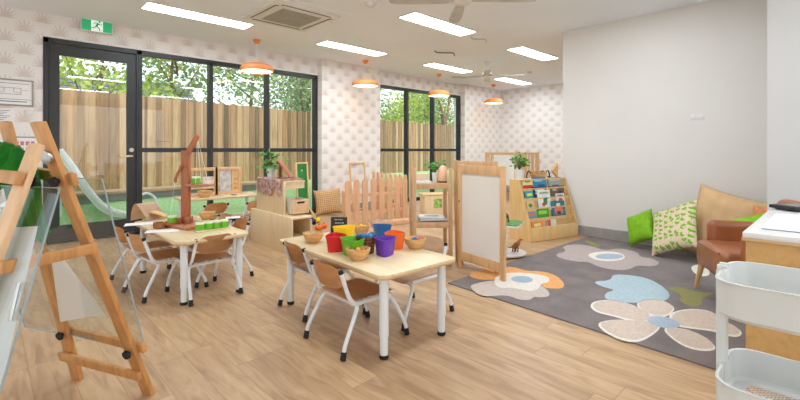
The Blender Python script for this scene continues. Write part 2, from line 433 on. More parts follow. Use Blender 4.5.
# ------------------------------------------------------------------ ceiling fittings
led=thing('ceiling_light',None,'ceiling light',(0,0,H)); 
f=MB(); L_,W_=1.2,.3
f.box((0,W_/2-.008,-.006),(L_,.016,.012)); f.box((0,-W_/2+.008,-.006),(L_,.016,.012)); f.box((L_/2-.008,0,-.006),(.016,W_-.03,.012)); f.box((-L_/2+.008,0,-.006),(.016,W_-.03,.012))
f.build('frame','trim',led,0)
f=MB(); f.box((0,0,-.005),(L_-.032,W_-.032,.006)); f.build('diffuser','led',led,0)
LL=[(1.82,5.26,'large rectangular ceiling panel light above the glass door, leftmost in the room'),
    (4.11,5.28,'rectangular ceiling panel light between the two windows'),
    (6.40,5.25,'rectangular ceiling panel light in front of the second window'),
    (8.68,5.21,'smallest and farthest ceiling panel light beside the small ceiling fan'),
    (4.10,3.51,'wide rectangular ceiling panel light near the large ceiling fan'),
    (6.45,3.50,'rectangular ceiling panel light just left of the white wall'),
    (1.82,3.51,None),(1.82,1.4,None),(4.1,1.4,None),(1.82,-1,None),(4.0,-1,None),(8.75,3.5,None),(8.0,1.4,None)]
for i,(x,y,lb) in enumerate(LL):
    lb=lb or 'rectangular ceiling panel light out of the frame'
    if i==0: led.location=(x,y,H); led['label']=lb; led['group']='ceiling panel lights'
    else:
        c=dup(led,(x,y,H),0,lb,'ceiling panel lights')
# pendants
def make_pendant():
    t=thing('pendant_light',None,'pendant light',(0,0,H),0,'orange pendant lights')
    m=MB(); m.lathe([(0,-.06),(.02,-.06),(.045,-.035),(.055,0),(0,0)]); m.build('ceiling_rose','orange',t)
    m=MB(); m.tube([(0,0,-.05),(0,0,-.335)],.003,6); m.build('cord','sheet',t)
    m=MB(); m.lathe([(0,-.33),(.05,-.332),(.13,-.342),(.195,-.365),(.228,-.40),(.232,-.43),(.225,-.455),(.215,-.455),(.22,-.42),(.19,-.38),(.12,-.355),(0,-.345)],seg=40); sh=m.build('lamp_shade','orange',t)
    m=MB(); m.lathe([(0,-.446),(.216,-.446),(.217,-.44),(0,-.44)],seg=40); m.build('diffuser','bulb',t)
    return t
pd=make_pendant()
PL=[(2.79,'orange dome pendant lamp hanging in front of the first window'),(4.80,'orange dome pendant lamp hanging before the wallpaper between the windows'),
    (6.78,'orange dome pendant lamp hanging in front of the second window'),(8.80,'farthest and smallest orange dome pendant lamp near the room corner')]
for i,(x,lb) in enumerate(PL):
    o=pd if i==0 else dup(pd,label=lb)
    o.location=(x,5.83,H); o['label']=lb
# air conditioning cassette
t=thing('air_conditioner','white square air conditioning cassette with grey grille set in the ceiling','air conditioner',(2.58,4.5,H))
m=MB(); m.prism(rrect(.84,.84,.03,4),-.03,0,None,.006); m.build('panel','trim',t)
m=MB(); m.box((0,0,-.032),(.5,.5,.012),None,.004); m.build('grille','greyp',t)
for k in range(4):
    Rm=Matrix.Rotation(k*PI/2,3,'Z')
    m=MB(); 
    m.box(Rm@Vector((0,.345,-.0305)),tuple(abs(v) for v in (Rm@Vector((.62,.035,.004)))),None); m.build('air_slot','dark',t,0)
    m=MB(); m.box(Rm@Vector((0,.345,-.037)),tuple(abs(v) for v in (Rm@Vector((.60,.016,.006)))),None,.001); m.build('louver','trim',t)
m=MB(); m.box((0,0,-.002),(1.02,1.02,.004)); m.build('ceiling_plate','ceiling',t,0)
# fans
def make_fan(name,label,loc,drop,rot):
    t=thing(name,label,'ceiling fan',loc,0,'white ceiling fans')
    m=MB(); m.lathe([(0,-.07),(.02,-.07),(.05,-.05),(.07,0),(0,0)]); m.build('canopy','trim',t)
    m=MB(); m.tube([(0,0,-.05),(0,0,-drop)],.012); m.build('down_rod','trim',t)
    m=MB(); m.lathe([(0,0),(.05,-.005),(.085,-.03),(.09,-.08),(.085,-.1),(.05,-.125),(0,-.13)],(0,0,-drop)); m.build('motor','trim',t)
    m=MB(); m.lathe([(.0905,-.075),(.092,-.085),(.0905,-.095)],(0,0,-drop)); m.build('motor_band','dark',t)
    for k in range(4):
        a=rot+k*PI/2; Mx=Matrix.Translation((0,0,-drop-.09))@Matrix.Rotation(a,4,'Z')@Matrix.Rotation(R(9),4,'X')
        m=MB(); m.prism(smoothc([(.08,-.03),(.2,-.05),(.45,-.062),(.62,-.055),(.65,0),(.62,.05),(.45,.055),(.2,.045),(.08,.03)],1),-.004,.004,Mx); m.build('blade',MT['blade'],t)
    return t
make_fan('ceiling_fan','large white ceiling fan cropped by the top of the picture',(3.0,2.31,H),.18,R(46))
make_fan('ceiling_fan','small distant white ceiling fan near the far corner',(6.42,4.39,H),.17,R(-55))
# detectors and hooks
def detector(x,y,lb,r=.05):
    m=MB(); m.lathe([(0,-.05),(r*.6,-.05),(r*.9,-.035),(r,-.012),(r*1.15,-.01),(r*1.15,0),(0,0)],(0,0,0)); o=m.build('smoke_detector','trim'); o.location=(x,y,H); tag(o,lb,'smoke detector','ceiling detectors')
detector(2.95,3.49,'round white smoke detector beside the air conditioning cassette',.055)
detector(7.85,4.36,'small white detector near the small ceiling fan')
for (px,py,lb) in ((445,51,'thin dark bent bracket on the ceiling left of the small fan'),(479,37,'faint bent bracket on the ceiling between the two panel lights')):
    p=PZ(px,py,H); m=MB(); k=.7 if px>460 else 1
    m.tube(spline([(-.14*k,.1*k,0),(-.1*k,.07*k,-.03),(.02,-.02,-.03),(.1*k,-.08*k,-.03),(.13*k,-.08*k,-.05),(.12*k,-.1*k,-.07)],4),.008*k,8); o=m.build('ceiling_bracket','dark' if k==1 else 'greyp'); o.location=p
    tag(o,lb,'bracket','ceiling brackets')
# exit sign
t=thing('exit_sign','green and white exit sign with running figure above the glass door','exit sign',(.975,WY-.05,2.62))
m=MB(); m.box((0,0,0),(.33,.03,.16),None,.004); m.build('housing','trim',t)
eg=emit('exit_green','#2fb277',.35)
for sx in (-1,1):
    m=MB(); m.box((sx*.107,-.0165,0),(.094,.003,.134)); m.build('green_panel',eg,t,0)
m=MB(); m.box((0,-.0165,0),(.116,.003,.134)); m.build('white_panel',emit('exit_white','#eafff2',.5),t,0)
m=MB(); y=-.0195
def lb_(a,b_,w): m.bar((a[0],y,a[1]),(b_[0],y,b_[1]),.002,w,(a[1]-b_[1],0,b_[0]-a[0]),0)
lb_((.012,.03),(-.008,-.005),.02); lb_((-.008,-.005),(.018,-.03),.011); lb_((.018,-.03),(.03,-.062),.011); lb_((-.008,-.005),(-.03,-.028),.011); lb_((-.03,-.028),(-.056,-.03),.01)
lb_((.012,.03),(-.022,.034),.009); lb_((-.022,.034),(-.038,.012),.008); lb_((.014,.028),(.034,.012),.009); lb_((.034,.012),(.048,.026),.008)
m.lathe([(0,-.001),(.011,-.001),(.011,.001),(0,.001)],(0,0,0),14)
for v in m.bm.verts:
    if abs(v.co.z)<.0015 and math.hypot(v.co.x,v.co.y)<.012: v.co=Vector((.024+v.co.x,y+v.co.z,.052+v.co.y))
m.build('running_figure',plain('exit_figure_green',(16,140,86),.5),t,0)
m=MB(); m.box((0,0,.087),(.4,.05,.012),None,.003); m.build('ceiling_mount','trim',t)

# notices on the left wall
def notice(name,lb,x0,x1,z0,z1,frame=False):
    t=thing(name,lb,'notice',((x0+x1)/2,WY,(z0+z1)/2)); w,h_=x1-x0,z1-z0
    m=MB(); m.box((0,-.004,0),(w,.006,h_)); m.build('paper','sheet',t,0)
    if frame:
        m=MB(); 
        for sx in (-1,1): m.box((sx*w/2,-.008,0),(.016,.016,h_+.016),None,.002)
        for sz in (-1,1): m.box((0,-.008,sz*h_/2),(w,.016,.016),None,.002)
        m.build('frame','greyp',t)
    return t,w,h_
ink=plain('grey_ink',(120,122,130),.8); pinki=plain('pink_ink',(206,130,140),.8)
t,w,h_=notice('floor_plan_notice','grey framed evacuation plan on the wall left of the glass door',.02,.38,1.60,1.88,True)
m=MB()
for (x,z,a,c) in ((-.03,.05,.22,.004),(-.03,-.02,.22,.004),(-.14,.015,.004,.07),(.08,.015,.004,.07),(-.06,.03,.004,.04),(.02,.03,.004,.05),(0,-.075,.32,.005),(.12,.03,.05,.003),(0,.1,.3,.005),(-.1,0,.08,.003),(.05,-.0,.05,.003),(-.02,-.1,.3,.01)): m.box((x,-.008,z),(a,.001,c))
m.build('printed_plan',ink,t,0)
t,w,h_=notice('text_notice','white typed notice sheet below the framed plan',.0,.23,1.34,1.56)
m=MB()
for k in range(9): m.box((-.01-.01*(k%3),-.008,.085-k*.02),(.17-.03*(k%3),.001,.005))
m.build('printed_text',ink,t,0)
t,w,h_=notice('icon_notice','small white notice with pink picture blocks partly behind the easel',.2,.43,1.03,1.26)
m=MB()
for k in range(4): m.box((-.07+k*.045,-.008,.03),(.032,.001,.045))
for k in range(4): m.box((-.07+k*.045,-.008,-.04),(.032,.001,.045))
m.build('printed_icons',pinki,t,0)
m=MB(); m.box((0,-.008,.1),(.19,.001,.012)); m.build('printed_heading',ink,t,0)
def swplate(name,lb,loc,w,h_,ax,nb):
    t=thing(name,lb,'light switch',loc,ax)
    m=MB(); m.box((0,-.004,0),(w,.008,h_),None,.002); m.build('plate','trim',t)
    for k in range(nb):
        m=MB(); m.box(((k-(nb-1)/2)*w/nb*.9,-.01,0),(w/nb*.55,.006,h_*.45),None,.001); m.build('rocker','dwhite',t)
swplate('light_switch','white square switch plate right of the typed notice',(.345,WY,1.52),.075,.075,0,1)
swplate('light_switch','white rectangular switch plate on the large white wall',(WX,1.075,1.455),.13,.062,-PI/2,3)
swplate('light_switch','tiny switch plate on the patterned wall between the windows',(4.72,PR,1.62),.09,.05,0,2)

# ------------------------------------------------------------------ tables
def make_table(w,d,zt,label,name='activity_table',loc=(0,0,0),rz=0,rad=.05):
    t=thing(name,label,'table',loc,rz)
    m=MB(); m.prism(rrect(w,d,rad,6),zt-.018,zt,None,.002); m.build('tabletop','birch',t)
    m=MB(); m.prism(rrect(w-.002,d-.002,rad,6),zt-.026,zt-.0185); m.build('table_edge','ply_edge',t)
    for sx in (-1,1):
        for sy in (-1,1):
            c=(sx*(w/2-.07),sy*(d/2-.07))
            m=MB(); m.tube([(c[0],c[1],.12),(c[0],c[1],zt-.026)],.025,20); lg=m.build('leg','white_metal',t)
            m=MB(); m.tube([(c[0],c[1],.02),(c[0],c[1],.125)],.0215,20); m.build('leg_extension','white_metal',lg)
            m=MB(); m.lathe([(0,0),(.022,0),(.025,.006),(.024,.022),(0,.022)],(c[0],c[1],0),20); m.build('foot','rubber',lg)
    return t
TA=(1.755,2.195); TAR=R(3.0)
ZT=.46
ta=make_table(.58,1.2,ZT,'low birch topped table with white legs and colourful buckets, in the foreground',loc=(TA[0],TA[1],0),rz=R(-3))
TB=(1.21,3.80)
tb=make_table(.54,1.24,ZT,'low birch topped table with white legs under the brown wooden balance',loc=(TB[0],TB[1],0),rz=0,rad=.08)
tc=make_table(1.0,.5,.50,'low table standing against the glass behind the chairs, farthest table',loc=(2.22,5.72,0),rz=R(-4))
# ------------------------------------------------------------------ chairs (front = +X)
def make_chair(ply='ply'):
    t=thing('childrens_chair',None,'chair')
    sz=.285
    def seat(u,v):
        x=-.165+.345*u; y=(v-.5)*.325
        e=max(0,u-.82)/.18; z=sz-.012*(1-abs(2*v-1)**2)*(1-(2*u-1)**2)-.02*e*e
        k=1-.10*max(0,(abs(2*u-1)-.7)/.3)**2; 
        return Vector((x,y*k,z))
    m=MB(); m.sheet(seat,14,12,.011); m.build('seat',ply,t,50)
    def back(u,v):
        y=(u-.5)*.275; z=.345+.135*v; bow=.035*(1-(2*u-1)**2)
        edge=abs(2*u-1); z2=z-.035*max(0,(edge-.45)/.55)**2.2*(2*v-1)
        return Vector((-.185-bow-.035*v,y,z2))
    m=MB(); m.sheet(back,16,8,.009); m.build('backrest',ply,t,50)
    r=.0115
    for sy in (-1,1):
        Y_=sy*.158
        m=MB(); m.tube(spline([(-.222,Y_*.90,.452),(-.203,Y_*.93,.39),(-.180,Y_*.97,.32),(-.160,Y_,.285),(-.125,Y_*.98,.264),(-.05,Y_*.97,.262),(.12,Y_*.95,.262)],5),r,10); p=m.build('back_post','white_metal',t)
        m=MB(); m.tube([(-.2175,Y_*.905,.441),(-.2238,Y_*.895,.460)],.0135,10); m.build('end_cap','rubber',p)
    for sx in (-1,1):
        for sy in (-1,1):
            fx=-.235 if sx<0 else .225; tx=-.125 if sx<0 else .12; fy=sy*.185
            pts=spline([(fx,fy,.02),(fx*.85+tx*.15,fy*.985,.08),(tx*.75+fx*.25,sy*.17,.2),(tx,sy*.155,.245),(tx,sy*.12,.255),(tx,sy*.05,.257),(tx,sy*.001,.257)],5)
            m=MB(); m.tube(pts,r,10); lg=m.build('leg','white_metal',t)
            d=(Vector(pts[2])-Vector(pts[0])).normalized(); a=Vector((fx,fy,.016))
            m=MB(); m.tube([a-d*.012,a+d*.03],[.016,.0145],12); m.build('foot_cap','rubber',lg)
    return t
ch=make_chair()
G='childrens plywood chairs'
def put(o,x,y,deg,lb): o.location=(x,y,0); o.rotation_euler=(0,0,R(deg)); o['label']=lb; o['group']=G
put(ch,1.575,1.985,-1,'plywood child chair at the bucket table, nearest the camera')
put(dup(ch),1.71,2.55,-4,'plywood child chair tucked in at the far left end of the bucket table')
put(make_chair('ply_pale'),2.045,2.03,180,'pale plywood child chair on the right side of the bucket table facing it')
put(dup(ch),1.02,3.69,8,'plywood child chair at the left of the balance table, nearer of the two')
put(dup(ch),1.01,4.12,4,'plywood child chair at the left of the balance table, farther one by the glass door')
put(dup(ch),1.205,3.42,93,'plywood child chair at the front end of the balance table with green cups above it')
put(dup(ch),1.43,3.76,180,'plywood child chair at the right side of the balance table, nearer one')
put(dup(ch),1.44,4.15,180,'plywood child chair at the right side of the balance table, farther one')
put(dup(ch),1.93,5.34,95,'plywood child chair at the left of the table against the glass')
put(dup(ch),2.40,5.25,95,'plywood child chair at the right of the table against the glass beside the storage unit')

# ------------------------------------------------------------------ buckets, bowls, sign on the front table
def make_bucket(w=.15,d=.125,h_=.104,c='pl_red'):
    def ol(s_,z,ins=0):
        pts=[(-w/2,d*.42),(0,d*.50),(w/2,d*.42),(w*.40,-.0),(.018,-d*.5),(-.018,-d*.5),(-w*.40,0)]
        pts=smoothc(pts,2); cy=.0
        return [Vector((p[0]*s_-(ins*(1 if p[0]>0 else -1) if abs(p[0])>ins else 0),p[1]*s_-(ins*(1 if p[1]>0 else -1) if abs(p[1])>ins else 0),z)) for p in pts]
    t=bmesh.new(); rings=[ol(.80,0),ol(.98,h_*.9),ol(1.03,h_*.9),ol(1.03,h_),ol(.99,h_),ol(.78,.004)]
    prev=None
    for i,rg in enumerate(rings):
        vs=[t.verts.new(p) for p in rg]
        if prev:
            for k in range(len(vs)): t.faces.new((prev[k],prev[(k+1)%len(vs)],vs[(k+1)%len(vs)],vs[k]))
        elif i==0: t.faces.new(vs[::-1])
        prev=vs
    t.faces.new(prev)
    m=MB(); m._add(t); return m
ctr=PZ(366,243,ZT+.06); ctr.z=ZT
far=Vector((CAMX,CAMY,0)); rt=Vector((CAMY,-CAMX,0))
BK=[('red',337,241.5,'red wedge shaped plastic bucket, leftmost of the ring'),('green',355,245,'lime green wedge shaped plastic bucket, front left of the ring'),
    ('purple',384,245,'purple wedge shaped plastic bucket, front of the ring'),('orangep',393.5,239,'orange wedge shaped plastic bucket, rightmost of the ring'),
    ('blue',381,231.5,'blue wedge shaped plastic bucket at the back of the ring'),('yellow',346,233,'yellow wedge shaped plastic bucket at the back left of the ring')]
for n_,px,py,lb in BK:
    p=PZ(px,py,ZT+.06); p.z=ZT; m=make_bucket(); o=m.build('plastic_bucket','pl_'+n_,None,40); d=p-ctr
    o.location=(p.x,p.y,ZT+.0005); o.rotation_euler=(0,0,math.atan2(d.y,d.x)-PI/2); tag(o,lb,'bucket','ring of coloured buckets')
    if n_ in ('green','yellow'): o.scale=(1.15,1.15,1)
m=MB(); m.lathe([(0,0),(.05,0),(.062,.10),(.066,.105),(.06,.105),(.048,.01),(0,.01)],(0,0,0),20); o=m.build('wicker_pot','basket'); o.location=(ctr.x,ctr.y,ZT+.0005); tag(o,'brown woven pot in the middle of the bucket ring','pot')
bc=MB()
for k in range(16):
    a=k*2.4; r_=.045*math.sqrt((k+.5)/16); bc.ball((r_*math.cos(a),r_*math.sin(a),.10+.012*random.random()),.017,8)
o=bc.build('blue_trinkets','pl_blue'); o.location=(ctr.x,ctr.y,ZT); tag(o,'heap of blue trinkets in the brown woven pot','trinkets',kind='stuff')
bowlprof=[(0,0),(.038,0),(.055,.018),(.068,.045),(.073,.066),(.068,.067),(.062,.045),(.048,.02),(.03,.012),(0,.011)]
def make_bowl(mt='bowlw',s_=1,name='wooden_bowl'):
    m=MB(); m.lathe([(r_*s_,z*s_) for r_,z in bowlprof],(0,0,0),28); return m.build(name,mt)
bw=[(313.5,242,'wooden bowl of beads at the far left end of the bucket table'),(358,259.5,'wooden bowl of coloured beads nearest the camera, before the green bucket'),
    (415,248,'wooden bowl with red, blue and orange beads at the right of the orange bucket'),(361,233.5,'wooden bowl half hidden behind the yellow and blue buckets')]
beadc={0:['pl_orangep','pl_green','bowlw','r_orange'],1:['pl_orangep','pl_red','r_orange','pl_red'],2:['pl_red','pl_blue','pl_orangep','pl_yellow','pl_blue'],3:['pl_yellow','pl_orangep']}
wh=['at the far left table end','before the green bucket','beside the orange bucket','behind the yellow bucket']
for i,(px,py,lb) in enumerate(bw):
    p=PZ(px,py,ZT); 
    if i==0: bo=make_bowl(); o=bo
    else: o=dup(bo)
    o.location=(p.x,p.y,ZT+.0005); tag(o,lb,'bowl','wooden bowls on the bucket table')
    cn={'pl_orangep':'orange','pl_green':'green','bowlw':'wooden','r_orange':'pale orange','pl_red':'red','pl_blue':'blue','pl_yellow':'yellow'}
    for k in range(7):
        a=k*2*PI/6; r_=0 if k==6 else .036; cc=beadc[i][k%len(beadc[i])]
        q=MB(); q.ball((0,0,0),.0165,10); e=q.build('bead',cc); e.location=(p.x+r_*math.cos(a),p.y+r_*math.sin(a),ZT+.0435+(.012 if k==6 else 0))
        tag(e,'small %s bead in the wooden bowl %s'%(cn[cc],wh[i]),'bead','%s beads in the wooden bowl %s'%(cn[cc],wh[i]))
p=PZ(339,233,ZT)
t=thing('chalkboard_sign','small black chalkboard sign with white handwriting behind the yellow bucket','sign',(p.x,p.y,ZT),YAW-PI/2)
m=MB(); m.box((0,0,.062),(.125,.012,.12),Matrix.Rotation(R(-8),3,'X'),.001); m.build('board','chalk',t)
m=MB(); random.seed(3)
for row,(z,n_) in enumerate(((.103,5),(.078,4),(.050,7),(.03,3))):
    x=-.02-.004*n_
    for k in range(n_):
        w=.006+.010*random.random(); m.box((x+w/2+.006,-.0068-(.062-z)*.14,z),(w,.0012,.004+.004*random.random())); x+=w+.004
m.build('chalk_writing','chalkline',t,0)
m=MB(); m.box((0,.0,.004),(.13,.045,.008),None,.001); m.build('base','chalk',t)

# ------------------------------------------------------------------ things on the balance table
p0=PZ(186,226,ZT); 
bal=thing('wooden_balance','tall red brown wooden balance with slanted arm standing on a table','balance',(p0.x,p0.y,ZT),YAW-PI/2)
# local x = to the right in view, y = away
m=MB(); m.box((0.0,.0,.014),(.44,.25,.026),Matrix.Rotation(R(-32),3,'Z'),.004); m.build('base_board','red_wood_x',bal)
m=MB(); m.box((0,0,.33),(.062,.05,.61),None,.004); m.build('post','red_wood',bal)
m=MB(); m.box((.04,-.03,.055),(.05,.05,.06),None,.004); m.box((-.045,-.02,.05),(.05,.05,.05),None,.004); m.build('post_block','red_wood',bal)
m=MB(); m.bar((.022,-.032,.60),(.115,-.032,.765),.018,.045,(-.87,0,.5),.006); m.bar((.012,-.032,.50),(.03,-.032,.62),.018,.03,(-.87,0,.5),.006); m.build('slanted_arm','red_wood',bal)
m=MB(); m.tube(spline([(-.02,-.03,.51),(-.045,-.03,.46),(-.065,-.03,.42),(-.075,-.03,.385),(-.065,-.03,.37)],4),[.012]*17,8); m.build('hook_arm','red_wood',bal)
m=MB(); m.box((.115,-.0,.345),(.20,.11,.02),None,.004); pf=m.build('platform','red_wood_x',bal)
m=MB(); 
for (sx,sy) in ((.105,-.05),(.105,.05),(.19,0)): m.tube([(.11,-.03,.745),(sx,sy,.355)],.0012,5)
m.build('cord','sheet',bal)
m=MB(); m.lathe([(0,0),(.062,0),(.068,.02),(.058,.02),(.05,.008),(0,.008)],(-.085,-.06,.0275),24); m.build('tray','red_wood',bal)
m=MB(); m.tube([(-.11,-.06,.04),(-.075,-.032,.38)],.0012,5); m.build('cord','sheet',bal)
def make_cup():
    t=thing('green_cup',None,'cup',(0,0,0),0,'small green cups with pale lids'); t.scale=(1.12,1.12,1.15)
    m=MB(); m.lathe([(0,0),(.026,0),(.030,.004),(.031,.04),(0,.04)],(0,0,0),20); m.build('cup_body','pl_green',t)
    m=MB(); m.lathe([(0,.0405),(.0315,.0405),(.0315,.05),(.028,.053),(0,.053)],(0,0,0),20); m.build('lid',plain('pale_lid',(222,232,196),.5),t)
    return t
RB=Matrix.Rotation(YAW-PI/2,3,'Z')
cu=make_cup()
cl=[]
a=PZ(200,230,ZT+.012); b_=PZ(224,227,ZT+.012)
nm=['leftmost','second from the left','third from the left','rightmost']
for k in range(4): cl.append((a.lerp(b_,k/3),'green cup with pale lid, %s of the four in a row'%nm[k]))
q=p0+RB@Vector((.085,0,0)); cl.append((Vector((q.x,q.y,ZT+.3555)),'green cup standing on the raised platform of the balance'))
q=p0+RB@Vector((-.085,-.06,0)); cl.append((Vector((q.x,q.y,ZT+.0362)),'green cup in the round tray at the foot of the balance'))
for i,(q,lb) in enumerate(cl):
    o=cu if i==0 else dup(cu); o.location=q; o['label']=lb
mid=a.lerp(b_,.5); m=MB(); m.box((0,0,.006),(.27,.085,.011),None,.003); o=m.build('serving_board','birch'); o.location=(mid.x,mid.y,ZT+.0003); o.rotation_euler=(0,0,math.atan2(b_.y-a.y,b_.x-a.x)); tag(o,'thin pale board under the row of four green cups','board')
o=make_bowl('bowlw'); o.location=tuple(PZ(207,219,ZT))[:2]+(ZT+.0005,); tag(o,'empty wooden bowl beside the balance post','bowl')
q=PZ(160,228,ZT); m=MB(); m.lathe([(0,0),(.046,0),(.05,.005),(.05,.045),(.044,.045),(.042,.012),(0,.012)],(0,0,0),24); o=m.build('wooden_tub','bowlw2'); o.location=(q.x-.0,q.y,ZT+.0006); tag(o,'round brown wooden tub on the left of the balance table','tub')
q=PZ(150,219.5,ZT); t=thing('display_stand','open folded plywood display stand on the far left of the balance table','stand',(q.x,q.y,ZT),YAW-PI/2-.15)
m=MB()
def fold(u,v):
    P_=spline([(-.13,0,0),(-.125,0,.07),(-.105,0,.135),(-.085,0,.15),(-.05,0,.125),(0,0,.06),(.04,0,.004)],6); k=min(int(u*(len(P_)-1)),len(P_)-1); p=P_[k]
    return Vector((p.x+.03*v,p.y-.08+.2*v,p.z))
m.sheet(fold,36,2,.008); m.build('folded_board','bowlw',t,50)
for o_ in t.children: o_.data.materials[0]=MT['ply_pale']
m=MB(); m.bar((.02,.0,.075),(.13,.05,.03),.12,.012,(0,0,1)); m.build('picture_board','bowlw',t)
for (px,py,w,d,rz,lb) in ((140,224,.22,.15,.5,'white paper sheet under the folded display stand'),(163,231,.24,.12,.35,'white paper sheet on the front left corner of the balance table'),(233,217.5,.13,.12,.4,'white paper sheet at the right side of the balance table')):
    q=PZ(px,py,ZT); m=MB(); m.box((0,0,.001),(w,d,.001)); o=m.build('paper_sheet','sheet',None,0); o.location=(q.x,q.y,ZT); o.rotation_euler=(0,0,YAW-PI/2+rz); tag(o,lb,'paper','paper sheets on the balance table')

# things on the table against the glass
for (pxc,w,lb,ins) in ((202,.40,'wooden picture frame panel on the far table, left of two',0),(228.5,.36,'wooden panel frame with grey picture and dials on the far table, right of two',1)):
    c=PY(pxc,190,5.80); t=thing('activity_board',lb,'activity board',(c.x,5.80,.50),R(0),'wooden panels on the far table'); hh=.37
    m=MB()
    for sx in (-1,1): m.box((sx*(w/2-.022),0,hh/2),(.044,.025,hh),None,.002)
    m.box((0,0,hh-.022),(w-.088,.025,.044),None,.002); m.box((0,0,.022),(w-.088,.025,.044),None,.002); m.build('frame','beech',t)
    if ins:
        m=MB(); m.box((-.04,.0,hh/2),(.15,.006,hh-.088)); m.build('picture',plain('grey_picture',(190,186,184),.5,var=.15,scale=14),t,0)
        for k in range(3):
            m=MB(); m.ball((.10,-.005,.09+.06*k),.022,12,(1,.5,1)); m.build('dial','bowlw',t)
        m=MB(); m.box((.10,.004,hh/2),(.10,.008,hh-.088)); m.build('backing','beech',t)
    else:
        m=MB(); m.box((.08,0,.17),(.14,.006,.16)); m.build('picture',plain('pale_picture',(206,196,188),.5,var=.12,scale=14),t,0)
        m=MB(); m.box((0,0,.10),(w-.09,.05,.012),None,.002); m.build('small_shelf','beech',t)
q=PY(205,191,5.62); o=make_bowl('bowlw',1.25); o.location=(q.x,5.62,.5005); tag(o,'wide wooden bowl on the far table before the left panel','bowl')
for (px,lb) in ((186,'small pale dish on the left end of the far table'),(222,'small pale dish between the panels on the far table'),(234,'small grey dish before the right panel on the far table')):
    q=PY(px,192,5.6); m=MB(); m.lathe([(0,0),(.03,0),(.045,.014),(.04,.014),(0,.004)],(0,0,0),16); o=m.build('small_dish','pot' if px!=234 else 'greyp'); o.location=(q.x,5.6,.5005); tag(o,lb,'dish','small dishes on the far table')

# ------------------------------------------------------------------ storage units left of centre
def carcass(t,w,d,h_,th=.018,back=True,shelves=(),mt='cabw'):
    # open at -Y end seen from the camera, long closed side at -X
    pass
SFa=PZ(291.5,256,0); SBa=PZ(250.5,240,0); sdir=(SBa-SFa); SRZ=math.atan2(sdir.y,sdir.x)-PI/2; SN=Vector((math.cos(SRZ),math.sin(SRZ),0))
w,d,h_=.25,sdir.length,.39
cc=(SFa+SBa)/2+SN*(w/2)
t=thing('storage_unit','long low birch storage unit with closed back, beneath the stacked unit','storage unit',(cc.x,cc.y,0),SRZ)
m=MB(); m.box((-w/2+.009,0,h_/2),(.018,d,h_),None,.001); m.build('back_panel','cabw',t)
m=MB(); m.box((.009,0,h_-.009),(w-.018,d,.018),None,.001); m.build('top_panel','cabw',t)
m=MB(); m.box((.009,0,.03),(w-.018,d,.018)); m.build('shelf','cabw',t)
m=MB(); m.box((.009,0,.16),(w-.018,d,.016)); m.build('shelf','cabw',t)
m=MB(); m.box((.009,d/2-.009,h_/2-.01),(w-.018,.018,h_-.02)); m.build('side_panel','cabw',t)
m=MB(); m.box((.009,-.02,h_/2-.01),(w-.02,.016,h_-.03)); m.build('divider','cabw',t)
m=MB(); m.box((-w/2-.0005,-.06,h_/2),(.001,.003,h_-.01)); m.build('panel_seam','ply_edge',t,0)
m=MB(); m.box((w/2-.009,0,h_/2-.01),(.018,d-.04,h_-.05)); m.build('front_panel','cabw',t)
m=MB(); m.box((.06,-d/2-.04,.145),(.30,.16,.014)); m.build('pull_out_board','cabw',t)
UZ=.39
UF=PZ(284.7,215.5,UZ); UB=PZ(256,208.7,UZ); ud=UB-UF; w,d,h_=.25,ud.length,.37; uc=(UF+UB)/2+SN*(w/2-.0); URZ=SRZ
t=thing('storage_unit','smaller birch storage unit stacked on the long one, patterned cloth on top','storage unit',(uc.x,uc.y,UZ+.0003),URZ)
UM=Matrix.Translation((uc.x,uc.y,0))@Matrix.Rotation(URZ,4,'Z')
m=MB(); m.box((-w/2+.009,0,h_/2),(.018,d,h_),None,.001); m.build('back_panel','cabw',t)
m=MB(); m.box((.009,0,h_-.009),(w-.018,d,.018),None,.001); m.build('top_panel','cabw',t)
m=MB(); m.box((.009,0,.009),(w-.018,d,.018),None,.001); m.build('bottom_panel','cabw',t)
m=MB(); m.box((.009,d/2-.009,h_/2),(w-.018,.018,h_-.036)); m.build('side_panel','cabw',t)
m=MB(); m.box((.009,-d/2+.02,h_*.86),(w-.018,.018,.07)); m.build('front_rail','cabw',t)
q=UM@Vector((.02,-d/2+.05,0)); t=thing('wooden_crate','pale wooden drawer box with slot handle sticking out of the stacked unit','box',(q.x,q.y,UZ+.0187),URZ)
w,d,h_=.20,.30,.15
m=MB(); m.box((-w/2+.006,0,h_/2),(.012,d,h_)); m.box((w/2-.006,0,h_/2),(.012,d,h_)); m.box((0,d/2-.006,h_/2),(w-.024,.012,h_)); m.box((0,0,.006),(w-.024,d-.024,.012)); m.build('crate_body',plain('cream_laminate',(226,216,200),.5),t)
m=MB(); m.box((0,-d/2+.007,h_/2),(w+.004,.014,h_+.002),None,.002); fr=m.build('crate_front','pine_pale',t)
m=MB(); m.prism(rrect(.09,.02,.009,4),-.001,.001,Matrix.Translation((0,-d/2-.001,h_*.80))@Matrix.Rotation(PI/2,4,'X')); m.build('hand_slot','dark',fr)
